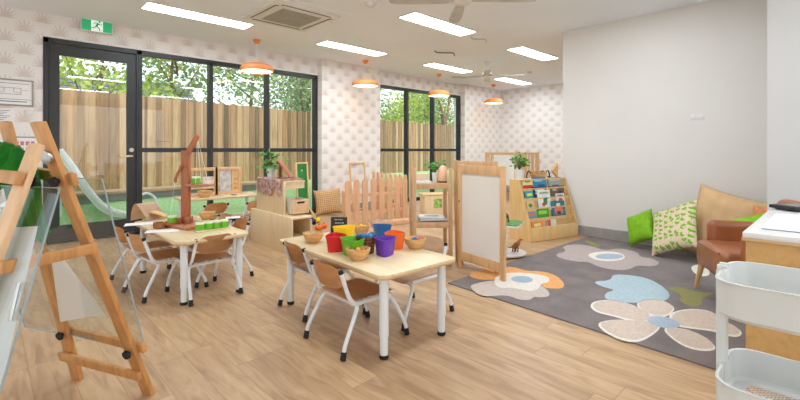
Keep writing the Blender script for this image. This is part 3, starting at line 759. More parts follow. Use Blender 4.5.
# patterned cloth over top of the stacked unit
def cloth(u,v):
    x=-.22+.44*u; y=-.40+.72*v; z=.008+.006*noise.noise(Vector((x*14,y*14,0)))
    ex=max(0,-.185-x); ey=max(0,-.375-y)
    return Vector((x,y,z))
def drape(u,v):
    # u from inside (top) outward and down the -X side ; v along y
    s_=u*.52; y=-.35+.64*v; wob=.018*noise.noise(Vector((s_*9,y*13,3)))
    if s_<.29: return Vector((.15-s_,y,.010+.007*noise.noise(Vector((s_*20,y*20,0)))))
    dn=(s_-.29)*(.66+.6*noise.noise(Vector((y*7,0,5))))
    return Vector((-.148-.008*math.sin(y*60)+wob*.7,y,.008-dn))
m=MB(); m.sheet(drape,40,70,.003); o=m.build('patterned_cloth','pattern_cloth',None,80); o.matrix_world=UM@Matrix.Translation((0,.03,UZ+.37+.003)); tag(o,'pink and brown patterned cloth draped over the stacked storage unit','cloth')
def leafy(name,label,loc,potr,poth,n,spread,hgt,leafsize,seed,lm='leafg',flowers=False,trail=False,potm='pot'):
    t=thing(name,label,'plant',loc); random.seed(seed)
    m=MB(); m.lathe([(0,0),(potr*.8,0),(potr,poth),(potr*.92,poth),(potr*.86,poth-.012),(0,poth-.012)],(0,0,0),24); p=m.build('pot',potm,t)
    m=MB(); m.lathe([(0,poth-.010),(potr*.85,poth-.010),(potr*.85,poth-.0115),(0,poth-.0115)],(0,0,0),20); m.build('soil','soil',p)
    m=MB(); l=MB(); 
    for k in range(n):
        a=random.uniform(0,2*PI); rr=spread*math.sqrt(random.random()); hh=hgt*(.35+.65*random.random())*(1-.4*(rr/spread)**2)
        e=Vector((rr*math.cos(a),rr*math.sin(a),poth+hh-(.5*hgt*rr/spread if trail and random.random()<.4 else 0)))
        m.tube([(0,0,poth-.01),(e.x*.4,e.y*.4,poth+hh*.6),tuple(e)],.0018,4,False)
        for q in range(3):
            d=Vector((random.gauss(0,1),random.gauss(0,1),random.gauss(.1,.5))).normalized(); sd=d.orthogonal().normalized(); sz=leafsize*random.uniform(.7,1.2)
            c=e+Vector((random.gauss(0,1),random.gauss(0,1),random.gauss(0,1)))*leafsize*.5
            l.mi=1 if (flowers and random.random()<.25) else 0
            nn=d.cross(sd)*sz*.12
            l.poly([c,c+d*sz*.35+sd*sz*.3+nn,c+d*sz*.7+sd*sz*.26+nn,c+d*sz]); l.poly([c,c+d*sz,c+d*sz*.7-sd*sz*.26+nn,c+d*sz*.35-sd*sz*.3+nn])
    m.build('stems','stem',t); l.build('leaves',[lm,'leafp'],t,0); return t
leafy('potted_plant','leafy green plant in a white pot on the patterned cloth',(UM@Vector((-.03,.16,0))).xy.to_3d()+Vector((0,0,UZ+.37+.014)),.055,.12,14,.05,.19,.085,5,trail=True)
t=thing('book_stand','tilted wooden book stand leaning on the patterned cloth','stand',(UM@Vector((.02,-.10,0))).xy.to_3d()+Vector((0,0,UZ+.37+.014)),YAW-PI/2)
m=MB(); m.bar((-.07,0,.205),(.075,.0,.012),.16,.016,(0,0,1)); m.build('tilted_board','red_wood',t)
m=MB(); m.bar((-.055,0,.19),(-.06,0,.0),.12,.01,(1,0,0)); m.build('support_board','bowlw2',t)
m=MB(); m.box((.03,.0,.006),(.22,.11,.01)); m.build('base_board','red_wood_x',t)
# green framed board on A-frame behind
c=PY(301,190,6.12)
t=thing('wooden_frame','tall narrow wooden frame with green panel standing before the first window','mirror',(c.x,6.08,0),0)
m=MB()
w=.23; z0,z1=.18,.90
for sx in (-1,1): m.bar((sx*(w/2-.0125),-.03,z0),(sx*(w/2-.0125),.03,z1),.025,.03,(0,-1,0))
m.bar((-w/2+.025,.03-.0015,z1-.0125),(w/2-.025,.03-.0015,z1-.0125),.03,.025); m.bar((-w/2+.025,-.029,z0+.0125),(w/2-.025,-.029,z0+.0125),.03,.025); m.build('frame','shelfw',t)
m=MB(); m.bar((0,-.029,z0+.02),(0,.0285,z1-.02),w-.04,.006,(0,-1,0)); m.build('green_panel','board_green',t,0)
for sx in (-1,1):
    m=MB(); m.bar((sx*.06,-.03,z0+.05),(sx*.17,-.13,.0),.03,.018,(0,-1,0)); m.build('leg','shelfw',t)
m=MB(); m.bar((0,.02,z0+.6),(0,.14,.0),.03,.018,(0,-1,0)); m.build('leg','shelfw',t)
c0,c1=PY(350.5,170,6.2),PY(366,170,6.2)
t=thing('wooden_frame','thin empty pale wooden frame leaning on the wallpaper behind the picket fence','frame',((c0.x+c1.x)/2,6.20,0),0); w=c1.x-c0.x  # open frame only, holds no mirror glass
m=MB()
for sx in (-1,1): m.bar((sx*(w/2-.012),-.06,0),(sx*(w/2-.012),.04,.87),.024,.02,(0,-1,0))
m.bar((-w/2+.024,.038,.858),(w/2-.024,.038,.858),.02,.024); m.bar((-w/2+.024,-.058,.02),(w/2-.024,-.058,.02),.02,.024); m.build('frame','shelfw',t)

# ------------------------------------------------------------------ cushions
def pillow(w,h_,th,n=22,pinch=.10):
    m=MB(); t=bmesh.new()
    for side in (1,-1):
        g=[]
        for i in range(n+1):
            row=[]
            for j in range(n+1):
                u=2*i/n-1; v=2*j/n-1
                k=((1-u**4)*(1-v**4))**.55
                x=u*w/2*(1-pinch*(1-v*v)*abs(u)); z=v*h_/2*(1-pinch*(1-u*u)*abs(v))
                y=side*th/2*k+.004*noise.noise(Vector((u*3,v*3,side*4)))*k*2
                row.append(t.verts.new((x,y,z)))
            g.append(row)
        for i in range(n):
            for j in range(n):
                f=(g[i][j],g[i+1][j],g[i+1][j+1],g[i][j+1]); t.faces.new(f if side<0 else f[::-1])
    bmesh.ops.remove_doubles(t,verts=t.verts[:],dist=.0008); m._add(t); return m
def place_pillow(name,label,mt,w,h_,th,center,normal_az,lean,roll,group='floor cushions',sc_=None):
    m=pillow(w,h_,th); o=m.build(name,mt,None,80)
    # local: face = Y axis, up = Z ; roll about Y, lean back about X, azimuth about Z
    o.matrix_world=Matrix.Translation(center)@Matrix.Rotation(normal_az,4,'Z')@Matrix.Rotation(lean,4,'X')@Matrix.Rotation(roll,4,'Y')
    tag(o,label,'cushion',group); return o
place_pillow('wicker_cushion','square woven seagrass cushion leaning on the wall left of the picket fence','wicker',.46,.44,.14,Vector((4.15,6.03,.225)),R(-28),R(-14),R(-5))

# ------------------------------------------------------------------ toys on floor by the storage unit
def pump(px,py,r_,lb,mt='pl_orangep'):
    p=PZ(px,py,0); t=thing('toy_pumpkin',lb,'toy',(p.x,p.y,0)); m=MB()
    for k in range(8):
        a=k*PI/4; m.ball((r_*.45*math.cos(a),r_*.45*math.sin(a),r_*.6),r_*.55,10,(1,1,1.05))
    m.build('pumpkin_body',mt,t,60); m=MB(); m.tube([(0,0,r_),(0.01,0,r_*1.5)],r_*.12,6); m.build('stalk','stem',t)
pump(318.5,230,.055,'orange toy pumpkin on the floor, left of two'); pump(323.5,228.5,.055,'orange toy pumpkin on the floor, right of two')
pump(316.5,222.5,.06,'yellow toy pumpkin on the floor behind the orange ones','pl_yellow')
p=PZ(309.5,225,0); t=thing('toy_car','small dark blue toy beside the yellow pumpkin','toy',(p.x,p.y,0)); m=MB(); m.box((0,0,.06),(.18,.10,.06),None,.02); m.box((0,0,.105),(.09,.09,.05),None,.018); m.build('car_body',plain('navy_plastic',(60,70,100),.4),t)
for sx in (-1,1):
    for sy in (-1,1):
        m=MB(); m.tube([(sx*.05,sy*.052,.03),(sx*.05,sy*.03,.03)],.03,14); m.build('wheel','rubber',t)

# ------------------------------------------------------------------ picket fences
def picket_fence(label,a,b_,n,z,w=.068,curve=0.0):
    a,b_=Vector(a),Vector(b_); d=b_-a; L=d.length; t=thing('picket_fence',label,'fence',(a.x,a.y,0),math.atan2(d.y,d.x),'indoor picket fences')
    for k in range(n):
        x=w/2+(L-w)*k/(n-1); zz=z+curve*math.sin(PI*k/(n-1)); 
        pts=[(-w/2,0),(w/2,0)]+[(w/2*math.cos(q*PI/10),zz-w/2+w/2*math.sin(q*PI/10)) for q in range(11)]
        m=MB(); m.prism(pts,-.009,.009,Matrix.Translation((x,0,0))@Matrix.Rotation(PI/2,4,'X')); m.build('picket','picket',t)
    for zr in (.17,z*.66):
        m=MB(); m.box((L/2,.022,zr),(L,.024,.05),None,.002); m.build('rail','picket',t)
    return t
picket_fence('nearest rounded picket fence panel standing across the room centre',(3.69,4.94,0),(4.80,4.79,0),8,.66,.092,.02)
picket_fence('rear picket fence panel seen above the nearest fence',(4.90,4.90,0),(5.16,6.05,0),8,.70,.09)
picket_fence('short low picket panel at the left end of the nearest fence',(3.88,5.26,0),(3.73,4.99,0),3,.50,.075)
a=PZ(372,227,.0); b_=PZ(409,223,.0)
t=thing('floor_beam','long low pale wooden beam on the floor in front of the picket fence','beam',(a.x,a.y,0),math.atan2(b_.y-a.y,b_.x-a.x)); L=(b_-a).length
m=MB(); m.box((L/2,0,.035),(L,.12,.07),None,.005); m.build('beam_body','picket',t)
m=MB(); m.box((L/4,0,.072),(L/2,.10,.004)); m.build('grey_inlay','greyp',t)

# ------------------------------------------------------------------ display rack
fr_=PZ(450.5,266,0); dep=fr_.x*CAMX+fr_.y*CAMY
rk=thing('display_rack','open wooden rack with books, plant and salt lamp between fence and whiteboard','rack',(fr_.x,fr_.y,0),YAW-PI/2+R(4))
W,Dp=.345,.30     # local: x from -W..0, y 0..Dp
for (x,y,hh) in ((0,0,.93),(-W,0,.93),(0,Dp,.93),(-W,Dp,.93)):
    m=MB(); m.box((x,y,hh/2),(.036,.03,hh),None,.003); m.build('leg','rackw',rk)
for z in (.13,.42,.785):
    m=MB(); m.box((-W/2,Dp/2,z-.012),(W-.002,Dp-.02,.016),None,.002); sh=m.build('shelf','rackw',rk)
    m=MB(); m.box((-W/2,-.002,z-.03),(W-.036,.018,.05),None,.002); m.box((-W/2,Dp+.002,z-.03),(W-.036,.018,.05),None,.002); m.build('shelf_rail','rackw',rk)
RK=Matrix.Translation(rk.location)@Matrix.Rotation(rk.rotation_euler.z,4,'Z')
def book(label,Mx,w,h_,th,cover,accents=(),group='books',name='book'):
    # lies in local XZ plane (front faces -Y), bottom at z=0
    t=bpy.data.objects.new(name,None); COL.objects.link(t); t.matrix_world=Mx; tag(t,label,'book',group)
    m=MB(); m.box((0,0,h_/2),(w-.004,th-.003,h_-.004)); m.build('pages','sheet',t,0)
    m=MB(); m.box((0,-th/2,h_/2),(w,.0016,h_)); m.box((0,th/2,h_/2),(w,.0016,h_)); m.box((-w/2,0,h_/2),(.0016,th,h_)); cv=m.build('cover',plain('cover',cover,.35,var=.05),t,0)
    for i,(x,z,a,c,colr) in enumerate(accents):
        m=MB()
        pts=rrect(a*w,c*h_,min(a*w,c*h_)*.35,3,x*w,z*h_); m.prism(pts,0,.0012,Matrix.Translation((0,-th/2-.0009,0))@Matrix.Rotation(PI/2,4,'X')); m.build('cover_art',plain('art',colr,.4,var=.08,scale=30),cv,0)
    return t
def flat(x,y,z,rz): return RK@Matrix.Translation((x,y,z))@Matrix.Rotation(rz,4,'Z')@Matrix.Rotation(-PI/2,4,'X')
book('white covered book lying on the top shelf of the wooden rack',flat(-.25,.05,.792,.0),.15,.19,.018,(236,236,234),((0,.5,.5,.1,(120,130,140)),),'books lying on the wooden rack')
book('upper magazine of the pile on the lower shelf of the rack',flat(-.17,.045,.449,-.1),.24,.2,.010,(228,226,224),((0,.5,.6,.3,(120,120,130)),),'books lying on the wooden rack')
book('grey magazine under the pile on the lower shelf of the rack',flat(-.155,.03,.434,.05),.26,.21,.014,(150,158,166),(),'books lying on the wooden rack')
p=RK@Vector((-.12,.17,.779)); leafy('potted_plant','small trailing green plant in a white jar on the wooden rack',p,.033,.10,12,.10,.11,.05,9,trail=True)
p=RK@Vector((-.055,.13,.778)); t=thing('salt_lamp','peach coloured salt lamp on a round wooden base on the rack','lamp',p)
m=MB(); m.lathe([(0,0),(.045,0),(.047,.02),(0,.02)],(0,0,0),20); m.build('lamp_base','bowlw2',t)
m=MB(); m.lathe([(0,.0205),(.040,.0205),(.048,.05),(.046,.10),(.036,.14),(.02,.165),(0,.172)],(0,0,0),12); 
for v in m.bm.verts: v.co+=v.normal*0; v.co+=Vector((noise.noise(v.co*30)*.008,noise.noise(v.co*30+Vector((5,5,5)))*.008,0))
m.build('salt_crystal','salt',t,60)
p=RK@Vector((-.25,.22,.7785)); m=MB(); m.box((0,0,.045),(.13,.10,.09),None,.004); o=m.build('wooden_box','ply_pale'); o.location=p; o.rotation_euler=(0,0,rk.rotation_euler.z); tag(o,'pale wooden box behind the book on the wooden rack','box')

# low chest seen through the rack
p=PZ(434,222,0); t=thing('toy_chest','low pale wooden chest seen through the open rack','chest',(p.x+.2,p.y+.1,0),YAW-PI/2+.2)
m=MB(); m.box((0,0,.2),(.5,.3,.4),None,.004); m.build('chest_body','cabw',t); m=MB(); m.box((-.02,-.0,.41),(.52,.32,.02),None,.004); m.build('lid','shelfw',t)
m=MB(); m.box((-.04,-.1505,.28),(.13,.003,.14)); m.build('green_panel','leafp',t,0)

# ------------------------------------------------------------------ whiteboard easel
A=PZ(503,282,0); B=PZ(460.5,267,0)
dv=(A-B); Lw=dv.length; t=thing('whiteboard_easel','tall double sided whiteboard with wooden frame standing on the rug edge','whiteboard',(B.x,B.y,0),math.atan2(dv.y,dv.x))
zt=.965
def leaf(yb,yt,parent,z1,xo=0):
    for x in (xo,Lw+xo):
        m=MB(); m.bar((x,yb,0),(x,yt,z1),.048,.03,(0,-1,0),.003); m.build('post','beech',parent)
    f=lambda z: yb+(yt-yb)*z/z1
    for z,nm_ in ((z1-.045,'top_rail'),(.115,'bottom_rail')):
        m=MB(); m.bar((xo+.024,f(z),z),(xo+Lw-.024,f(z),z),.028,.08,(0,-(yt-yb)*0,1),.002); m.build(nm_,'beech',parent)
    m=MB(); m.bar((xo+Lw/2,f(.15),.15),(xo+Lw/2,f(z1-.08),z1-.08),Lw-.05,.008,(0,-1,0),0); m.build('whiteboard','wboard',parent,0)
leaf(0,.0,t,zt)
leaf(.13,.10,t,zt+.035,-.19)
m=MB(); m.tube([(0,-.02,.62),(0,.085,.62)],.008,10); m.build('hinge_pin','dark',t)
m=MB(); m.box((.15,.06,.93),(.03,.10,.02)); m.box((.15,.07,.1),(.03,.12,.02)); m.build('brace','beech',t)

# ------------------------------------------------------------------ two tier dinosaur stand
c=PZ(508,253,.03); t=thing('tiered_tray','two tier white round tray behind the whiteboard','tray stand',(c.x+.02,c.y+.06,0))
CT=Vector(t.location)
m=MB(); m.lathe([(0,.01),(.20,.01),(.225,.022),(.228,.032),(.22,.036),(.20,.028),(0,.026)],(0,0,0),40); m.lathe([(0,0),(.12,0),(.12,.011),(0,.011)],(0,0,0),24); m.build('lower_tray','pot',t)
m=MB(); m.box((-.05,.0,.17),(.05,.05,.285),None,.003); m.build('post','beech',t)
m=MB(); m.prism(rrect(.36,.36,.03,4),.315,.335,Matrix.Rotation(R(20),4,'Z'),.003); m.build('upper_tray','pot',t)
m=MB(); m.prism(rrect(.35,.35,.03,4),.3355,.342,Matrix.Rotation(R(20),4,'Z')); m.build('green_mat','leafg',t)
def dino(label,loc,rz,s_,mt,parent=None):
    m=MB(); body=spline([(-.5,0,.30),(-.35,0,.26),(-.15,0,.30),(.05,0,.36),(.2,0,.42),(.3,0,.55),(.36,0,.62),(.46,0,.60)],5)
    rr=[.01+.11*math.exp(-((i/(len(body)-1)-.5)/.2)**2)+.035*(i/(len(body)-1)) for i in range(len(body))]
    m.tube([p*s_ for p in body],[r_*s_ for r_ in rr],10)
    for sx in (-.08,.12):
        for sy in (-1,1):
            m.tube([(sx*s_,sy*.05*s_,.3*s_),((sx+.03)*s_,sy*.08*s_,.15*s_),((sx-.01)*s_,sy*.08*s_,.0)],[.05*s_,.035*s_,.03*s_],8)
    o=m.build('toy_dinosaur',mt,None,60); o.location=loc; o.rotation_euler=(0,0,rz); tag(o,label,'toy dinosaur','toy dinosaurs on the tiered tray'); return o
dm1=plain('toy_green_brown',(104,92,50),.5,var=.2); dm2=plain('toy_orange_brown',(150,86,40),.5,var=.2); dm3=plain('toy_dark',(60,44,34),.5,var=.2)
dino('green brown toy dinosaur on the green upper tray',CT+Vector((.03,-.02,.3425)),R(200),.17,dm1)
dino('orange brown toy dinosaur on the white lower tray',CT+Vector((.08,-.08,.028)),R(-20),.2,dm2)
dino('dark toy dinosaur rearing on the white lower tray',CT+Vector((.09,.06,.028)),R(40),.22,dm3)

# ------------------------------------------------------------------ bookshelf
a=Vector((4.645,2.56,0)); b_=Vector((5.445,2.34,0)); d=b_-a; L=d.length
bs=thing('bookshelf','tiered birch bookshelf with front facing picture books against the white wall','bookshelf',(a.x,a.y,0),math.atan2(d.y,d.x))
BM=Matrix.Translation(a)@Matrix.Rotation(bs.rotation_euler.z,4,'Z')
HB,DB=.735,.36
prof=[(0,0),(DB,0),(DB,HB),(.20,HB),(.0,.15)]
for x in (.009,L-.009):
    m=MB(); m.prism(prof,-.009,.009,Matrix.Translation((x,0,0))@Matrix(((0,0,1,0),(1,0,0,0),(0,1,0,0),(0,0,0,1)))); m.build('side_panel','shelfw',bs)
m=MB(); m.box((L/2,.009,.085),(L-.036,.018,.165),None,.002); m.build('front_panel','shelfw',bs)
m=MB(); m.box((L/2,(DB+.20)/2,HB-.009),(L-.036,DB-.20,.018),None,.001); m.build('top_panel','shelfw',bs)
m=MB(); m.box((L/2,DB-.006,HB/2),(L-.036,.012,HB-.03)); m.build('back_panel','shelfw',bs)
tiers=[]
for k in range(5):
    z=.115+k*.118; y=.022+k*.037; tiers.append((y,z))
    m=MB(); m.box((L/2,y+.03,z),(L-.036,.055,.010)); 
    if k: m.box((L/2,y+.004,z+.018),(L-.036,.008,.036)); 
    m.box((L/2,y+.058,z+.06),(L-.036,.008,.13),None)
    m.build('tier','shelfw',bs,0)
bkl=[(0,.17,.16,.105,(236,150,70),((0,.55,.6,.3,(250,220,170)),),'orange covered picture book in the bottom row of the bookshelf'),
 (0,.50,.13,.115,(214,214,206),((-.3,.5,.35,.95,(196,90,70)),),'red and white picture book in the bottom row of the bookshelf'),
 (1,.10,.13,.10,(120,150,170),((0,.7,.8,.2,(220,120,90)),),'thin grey blue picture book second row from the bottom, left'),
 (1,.34,.17,.13,(70,150,44),((0,.6,.7,.3,(150,210,60)),),'bright green picture book second row from the bottom'),
 (1,.72,.20,.19,(30,120,140),((0,.45,.6,.5,(224,120,90)),(0,.75,.3,.25,(240,220,190)),(0,.3,.3,.2,(40,60,80))),'teal picture book with a star shape in the second row'),
 (2,.11,.10,.10,(226,190,140),((0,.55,.5,.4,(80,140,70)),),'small cream picture book with green print, middle row left'),
 (2,.44,.185,.215,(228,228,222),((.05,.4,.3,.35,(60,150,90)),(-.1,.25,.25,.2,(220,80,60)),(.15,.55,.2,.15,(60,110,190)),(0,.85,.7,.1,(150,160,140))),'white picture book with a colourful bird, middle row'),
 (2,.82,.13,.165,(226,222,218),((0,.45,.5,.45,(190,90,80)),(0,.85,.7,.1,(120,130,140))),'white picture book with a red figure, middle row right'),
 (3,.14,.13,.105,(60,160,170),((0,.6,.6,.3,(200,220,90)),),'turquoise picture book in the fourth row, left'),
 (3,.38,.20,.145,(24,52,84),((0,.72,.7,.14,(220,230,236)),(-.1,.5,.5,.12,(200,214,226)),(.3,.35,.2,.3,(190,120,110))),'navy picture book with white lettering, fourth row'),
 (3,.80,.215,.145,(110,88,66),((-.2,.7,.3,.2,(180,160,130)),(.2,.5,.3,.25,(60,50,44)),(0,.85,.2,.12,(200,190,170))),'brown speckled picture book in the fourth row, right'),
 (4,.15,.15,.125,(222,206,140),((0,.3,.95,.35,(204,50,40)),(0,.8,.5,.15,(120,160,120))),'yellow and red picture book in the top row, left'),
 (4,.42,.20,.145,(40,130,170),((-.1,.75,.6,.2,(130,200,220)),(.1,.3,.5,.3,(20,90,140))),'sea blue picture book in the top row, centre'),
 (4,.80,.20,.135,(150,160,160),((0,.8,.8,.2,(180,190,190)),(0,.3,.5,.12,(60,80,110))),'grey picture book in the top row, right')]
for (k,fx,w,h_,cv,ac,lb) in bkl:
    w*=1.2; h_*=1.12
    y,z=tiers[k]; x=.03+w/2+(L-.06-w)*max(0,min(1,(fx*(L)-w/2)/(L-w)))
    Mx=BM@Matrix.Translation((x,y+.022+ (0.006 if k in(0,) else 0),z+.0075))@Matrix.Rotation(R(-9),4,'X')
    book(lb,Mx,w,h_,.010,cv,ac,'picture books on the bookshelf','picture_book')
p=BM@Vector((.10,.29,HB)); leafy('potted_plant','white pot with green and cream leaved plant on the bookshelf',p,.062,.12,44,.10,.20,.045,21,flowers=True)
p=BM@Vector((.42,.28,HB)); t=thing('wooden_basket','wooden bowl basket with dark curved handle ends on the bookshelf','basket',(p.x,p.y,HB),bs.rotation_euler.z)
m=MB(); m.lathe([(0,0),(.08,0),(.12,.03),(.14,.085),(.133,.085),(.11,.032),(.075,.012),(0,.01)],(0,0,0),28,(1,.6)); m.build('basket_body','bowlw',t)
for s_ in (-1,1):
    m=MB(); m.tube(spline([(s_*.125,0,.07),(s_*.165,0,.095),(s_*.19,0,.08),(s_*.205,0,.03),(s_*.20,0,.008)],5),.008,8); m.build('handle','dark',t)
m=MB(); m.tube(spline([(-.1,0,.04),(-.05,-.005,.075),(.03,.01,.07),(.09,0,.09)],5),[.014]*16,8); m.build('driftwood','bowlw2',t)
p=BM@Vector((.62,.30,HB)); t=thing('wire_sculpture','looped white wire ornament beside the basket on the bookshelf','ornament',(p.x,p.y,HB),bs.rotation_euler.z); m=MB()
for (cx,cz,r_) in ((-.06,.10,.055),(.03,.09,.06),(.08,.05,.04)): m.tube([(cx+r_*math.cos(q*PI/8),.01*math.sin(q),cz+r_*math.sin(q*PI/8)) for q in range(17)],.0035,6)
m.tube([(-.08,0,.003),(.10,0,.003)],.004,6); m.tube([(0,0,.003),(.0,0,.05)],.0035,6); m.build('wire','white_metal',t)
m=MB(); m.ball((.02,.0,.013),.02,8,(1.6,1,.6)); m.build('stone',plain('brown_stone',(140,110,90),.7),t)
p=BM@Vector((.74,.30,HB)); t=thing('wooden_wedge','pale wooden triangular ornament at the right end of the bookshelf','ornament',(p.x,p.y,HB),bs.rotation_euler.z); m=MB(); m.prism([(-.06,.09),(.045,.0),(.045,.19)],-.02,.02,Matrix.Rotation(PI/2,4,'X')); m.build('wedge','bowlw',t,0)

# ------------------------------------------------------------------ cot at the far wall
t=thing('wooden_cot','wooden slatted cot with white panel by the far wallpaper','cot',(8.55,5.18,0),PI/2)
Lc=1.0
m=MB(); m.box((0,-.3,1.02),(Lc,.04,.05),None,.004); m.build('top_rail','beech',t); m=MB(); m.box((0,.3,1.02),(Lc,.04,.05),None,.004); m.build('top_rail','beech',t)
m=MB(); m.box((0,-.3,.3),(Lc-.08,.03,.05),None,.004); m.box((0,.3,.3),(Lc-.08,.03,.05),None,.004); m.build('bottom_rail','beech',t)
for sx in (-1,1):
    for sy in (-1,1):
        m=MB(); m.box((sx*(Lc/2-.02),sy*.3,.4975),(.04,.04,.995),None,.003); m.build('leg','beech',t)
    for q_ in range(5):
        m=MB(); m.box((sx*(Lc/2-.02),-.2+.1*q_,.66),(.015,.03,.68)); m.build('slat','beech',t)
    for z_ in (1.02,.3):
        m=MB(); m.box((sx*(Lc/2-.02),0,z_),(.035,.56,.05)); m.build('end_rail','beech',t)
for k in range(11):
    for sy in (-1,1):
        xs=-Lc/2+.07+k*.085
        if sy>0 and -.26<xs<.30: continue
        m=MB(); m.box((xs,sy*.3,.66),(.03,.015,.67)); m.build('slat','beech',t)
m=MB(); m.box((0.0,0,.36),(Lc-.1,.54,.1),None,.02); m.build('mattress','sheet',t)
m=MB(); m.box((.02,.30,.66),(.52,.02,.66)); m.build('white_panel','sheet',t)

# ------------------------------------------------------------------ rug
rc=[Vector((2.73,2.25,0)),Vector((5.47,2.22,0)),Vector((5.47,.45,0)),Vector((4.78,.43,0)),Vector((4.78,-.9,0)),Vector((2.53,-.9,0))]
rg=MB(); rg.prism([(v.x,v.y) for v in rc],.0005,.009)
ti=.0095
def flower(mi,pts,sx,ox,oy,z,sm=2):
    cx_=sum(x for x,y in pts)/len(pts); cy_=sum(y for x,y in pts)/len(pts)
    w=smoothc([PZ(ox+(cx_+(x-cx_)*1.06)/sx,oy+(cy_+(y-cy_)*1.09)/sx,.009) for x,y in pts],sm); rg.mi=mi
    rg.poly([Vector((p[0],p[1],z)) for p in w])
def ell(cx,cy,rx,ry,tilt=0,n=14): return [(cx+rx*math.cos(2*PI*k/n),cy+ry*math.sin(2*PI*k/n)+tilt*rx*math.cos(2*PI*k/n)) for k in range(n)]
a5=(5,440,235); a2=(2.667,440,230); a25=(2.5,560,210)
Z1,Z2,Z3,Z4=.0096,.0102,.0108,.0114
flower(1,[(155,203),(185,185),(240,172),(300,165),(370,163),(430,183),(500,183),(560,198),(592,220),(612,247),(600,262),(560,264),(515,260),(490,235),(470,215),(330,210),(290,222),(240,224),(190,219)],*a5,Z1)
flower(2,[(160,256),(200,243),(260,233),(330,230),(420,235),(500,253),(540,290),(530,307),(490,310),(462,306),(445,323),(390,320),(350,303),(300,300),(240,307),(200,297),(175,277)],*a5,Z2)
flower(3,[(280,248),(283,210),(340,193),(420,193),(490,201),(538,213),(540,237),(500,243),(495,264),(450,280),(410,270),(360,262),(310,264)],*a5,Z3)
flower(4,ell(410,223,52,16,.05),*a5,Z4,1)
flower(5,[(312,66),(345,58),(330,46),(370,40),(410,46),(440,57),(480,50),(522,60),(528,72),(562,76),(580,88),(560,96),(520,92),(500,104),(460,104),(420,95),(400,84),(370,84),(330,76)],*a2,Z1)
flower(3,[(393,66),(420,59),(460,58),(492,67),(487,79),(450,83),(413,79)],*a2,Z2)
flower(4,ell(452,71,36,7),*a2,Z3,1)
flower(8,[(382,28),(405,30),(430,45),(418,46),(400,38)],*a2,Z1)
flower(6,[(85,180),(130,178),(133,164),(170,165),(210,171),(245,186),(270,208),(264,223),(235,229),(150,229),(114,221),(116,206),(142,200),(108,192)],*a25,Z1)
petals=[[(78,242),(88,230),(130,226),(180,237),(222,260),(225,272),(215,281),(180,278),(130,264),(93,256)],
 [(193,232),(225,223),(262,229),(286,245),(277,258),(262,266),(240,268),(213,259),(198,245)],
 [(95,284),(130,276),(180,277),(228,279),(252,292),(222,317),(190,330),(150,323),(112,304)],
 [(258,297),(290,296),(330,303),(372,325),(390,347),(360,352),(318,344),(282,323)],
 [(272,262),(320,249),(378,254),(400,275),(445,296),(452,311),(430,317),(385,302),(330,296),(290,290)]]
for p_ in petals:
    flower(3,p_,*a25,Z1)
    cx=sum(x for x,y in p_)/len(p_); cy=sum(y for x,y in p_)/len(p_)
    flower(7,[(cx+(x-cx)*.93+1,cy+(y-cy)*.88-2) for x,y in p_],*a25,Z2)
flower(4,ell(259,281,40,13,.15),*a25,Z3,1)
flower(8,[(268,196),(300,194),(345,207),(388,209),(352,218),(355,236),(330,241),(298,226),(308,212)],*a25,Z1)
flower(3,[(326,142),(350,136),(366,142),(376,160),(360,166),(338,160)],*a25,Z1)
rug=rg.build('floor_rug',['rug','r_orange','r_grey','r_white','r_blue','r_mauve','r_lblue','r_cream','r_olive'],None,0)
tag(rug,'large dark grey rug with big cream, blue and orange flowers','rug')

# ------------------------------------------------------------------ cushions in the reading corner
place_pillow('lime_cushion','plain lime green cushion, leftmost in the reading corner','lime',.33,.36,.13,Vector((5.24,1.55,.235)),R(-118),R(-22),R(-28))
place_pillow('leaf_print_cushion','cream cushion with green leaf print beside the plain lime cushion','leaf_print',.50,.54,.15,Vector((5.03,1.18,.305)),R(-124),R(-30),R(-27))
place_pillow('tan_floor_cushion','large tan canvas cushion leaning on the white wall behind the armchair','tan',.70,.74,.20,Vector((5.25,.775,.325)),R(-92),R(-16),R(14))
place_pillow('lime_cushion','lime green cushion between armchair and tan cushion','lime',.40,.36,.10,Vector((4.66,.50,.40)),R(-96),R(-36),R(-24))
place_pillow('orange_cushion','sliver of an orange cushion at the wall corner','orange',.14,.20,.06,Vector((4.93,.485,.50)),R(-92),R(-10),R(4))

# ------------------------------------------------------------------ armchair
t=thing('leather_armchair','small tan leather armchair with wooden legs behind the desk','armchair',(3.73,.655,0),math.atan2(.88,-.47)-PI/2)
# local +Y = facing
def rbox(c,d,bev,Rm=None,seg=4): m=MB(); m.box(c,d,Rm,bev,seg); return m
W=.70
rbox((0,-.27,.315),(W-.16,.56,.20),.05).build('seat','leather',t,60)
for s_ in (-1,1):
    rbox((s_*(W/2-.055),-.33,.40),(.11,.50,.32),.05).build('arm','leather',t,60)
m=MB(); m.box((0,-.55,.48),(W-.06,.14,.52),Matrix.Rotation(R(8),3,'X'),.06,4); m.build('backrest','leather',t,60)
m=MB(); m.tube([(-.2,.012,.40),(.2,.012,.40)],.006,8); m.build('piping','leather',t)
for (x,y,sx,sy) in ((-.21,-.06,-1,1),(.31,-.06,1,1),(-.22,-.5,-1,-1),(.22,-.5,1,-1)):
    m=MB(); m.tube([(x+sx*.04,y+sy*.04,0),(x,y,.25)],[.013,.024],14); m.build('leg','legw',t)

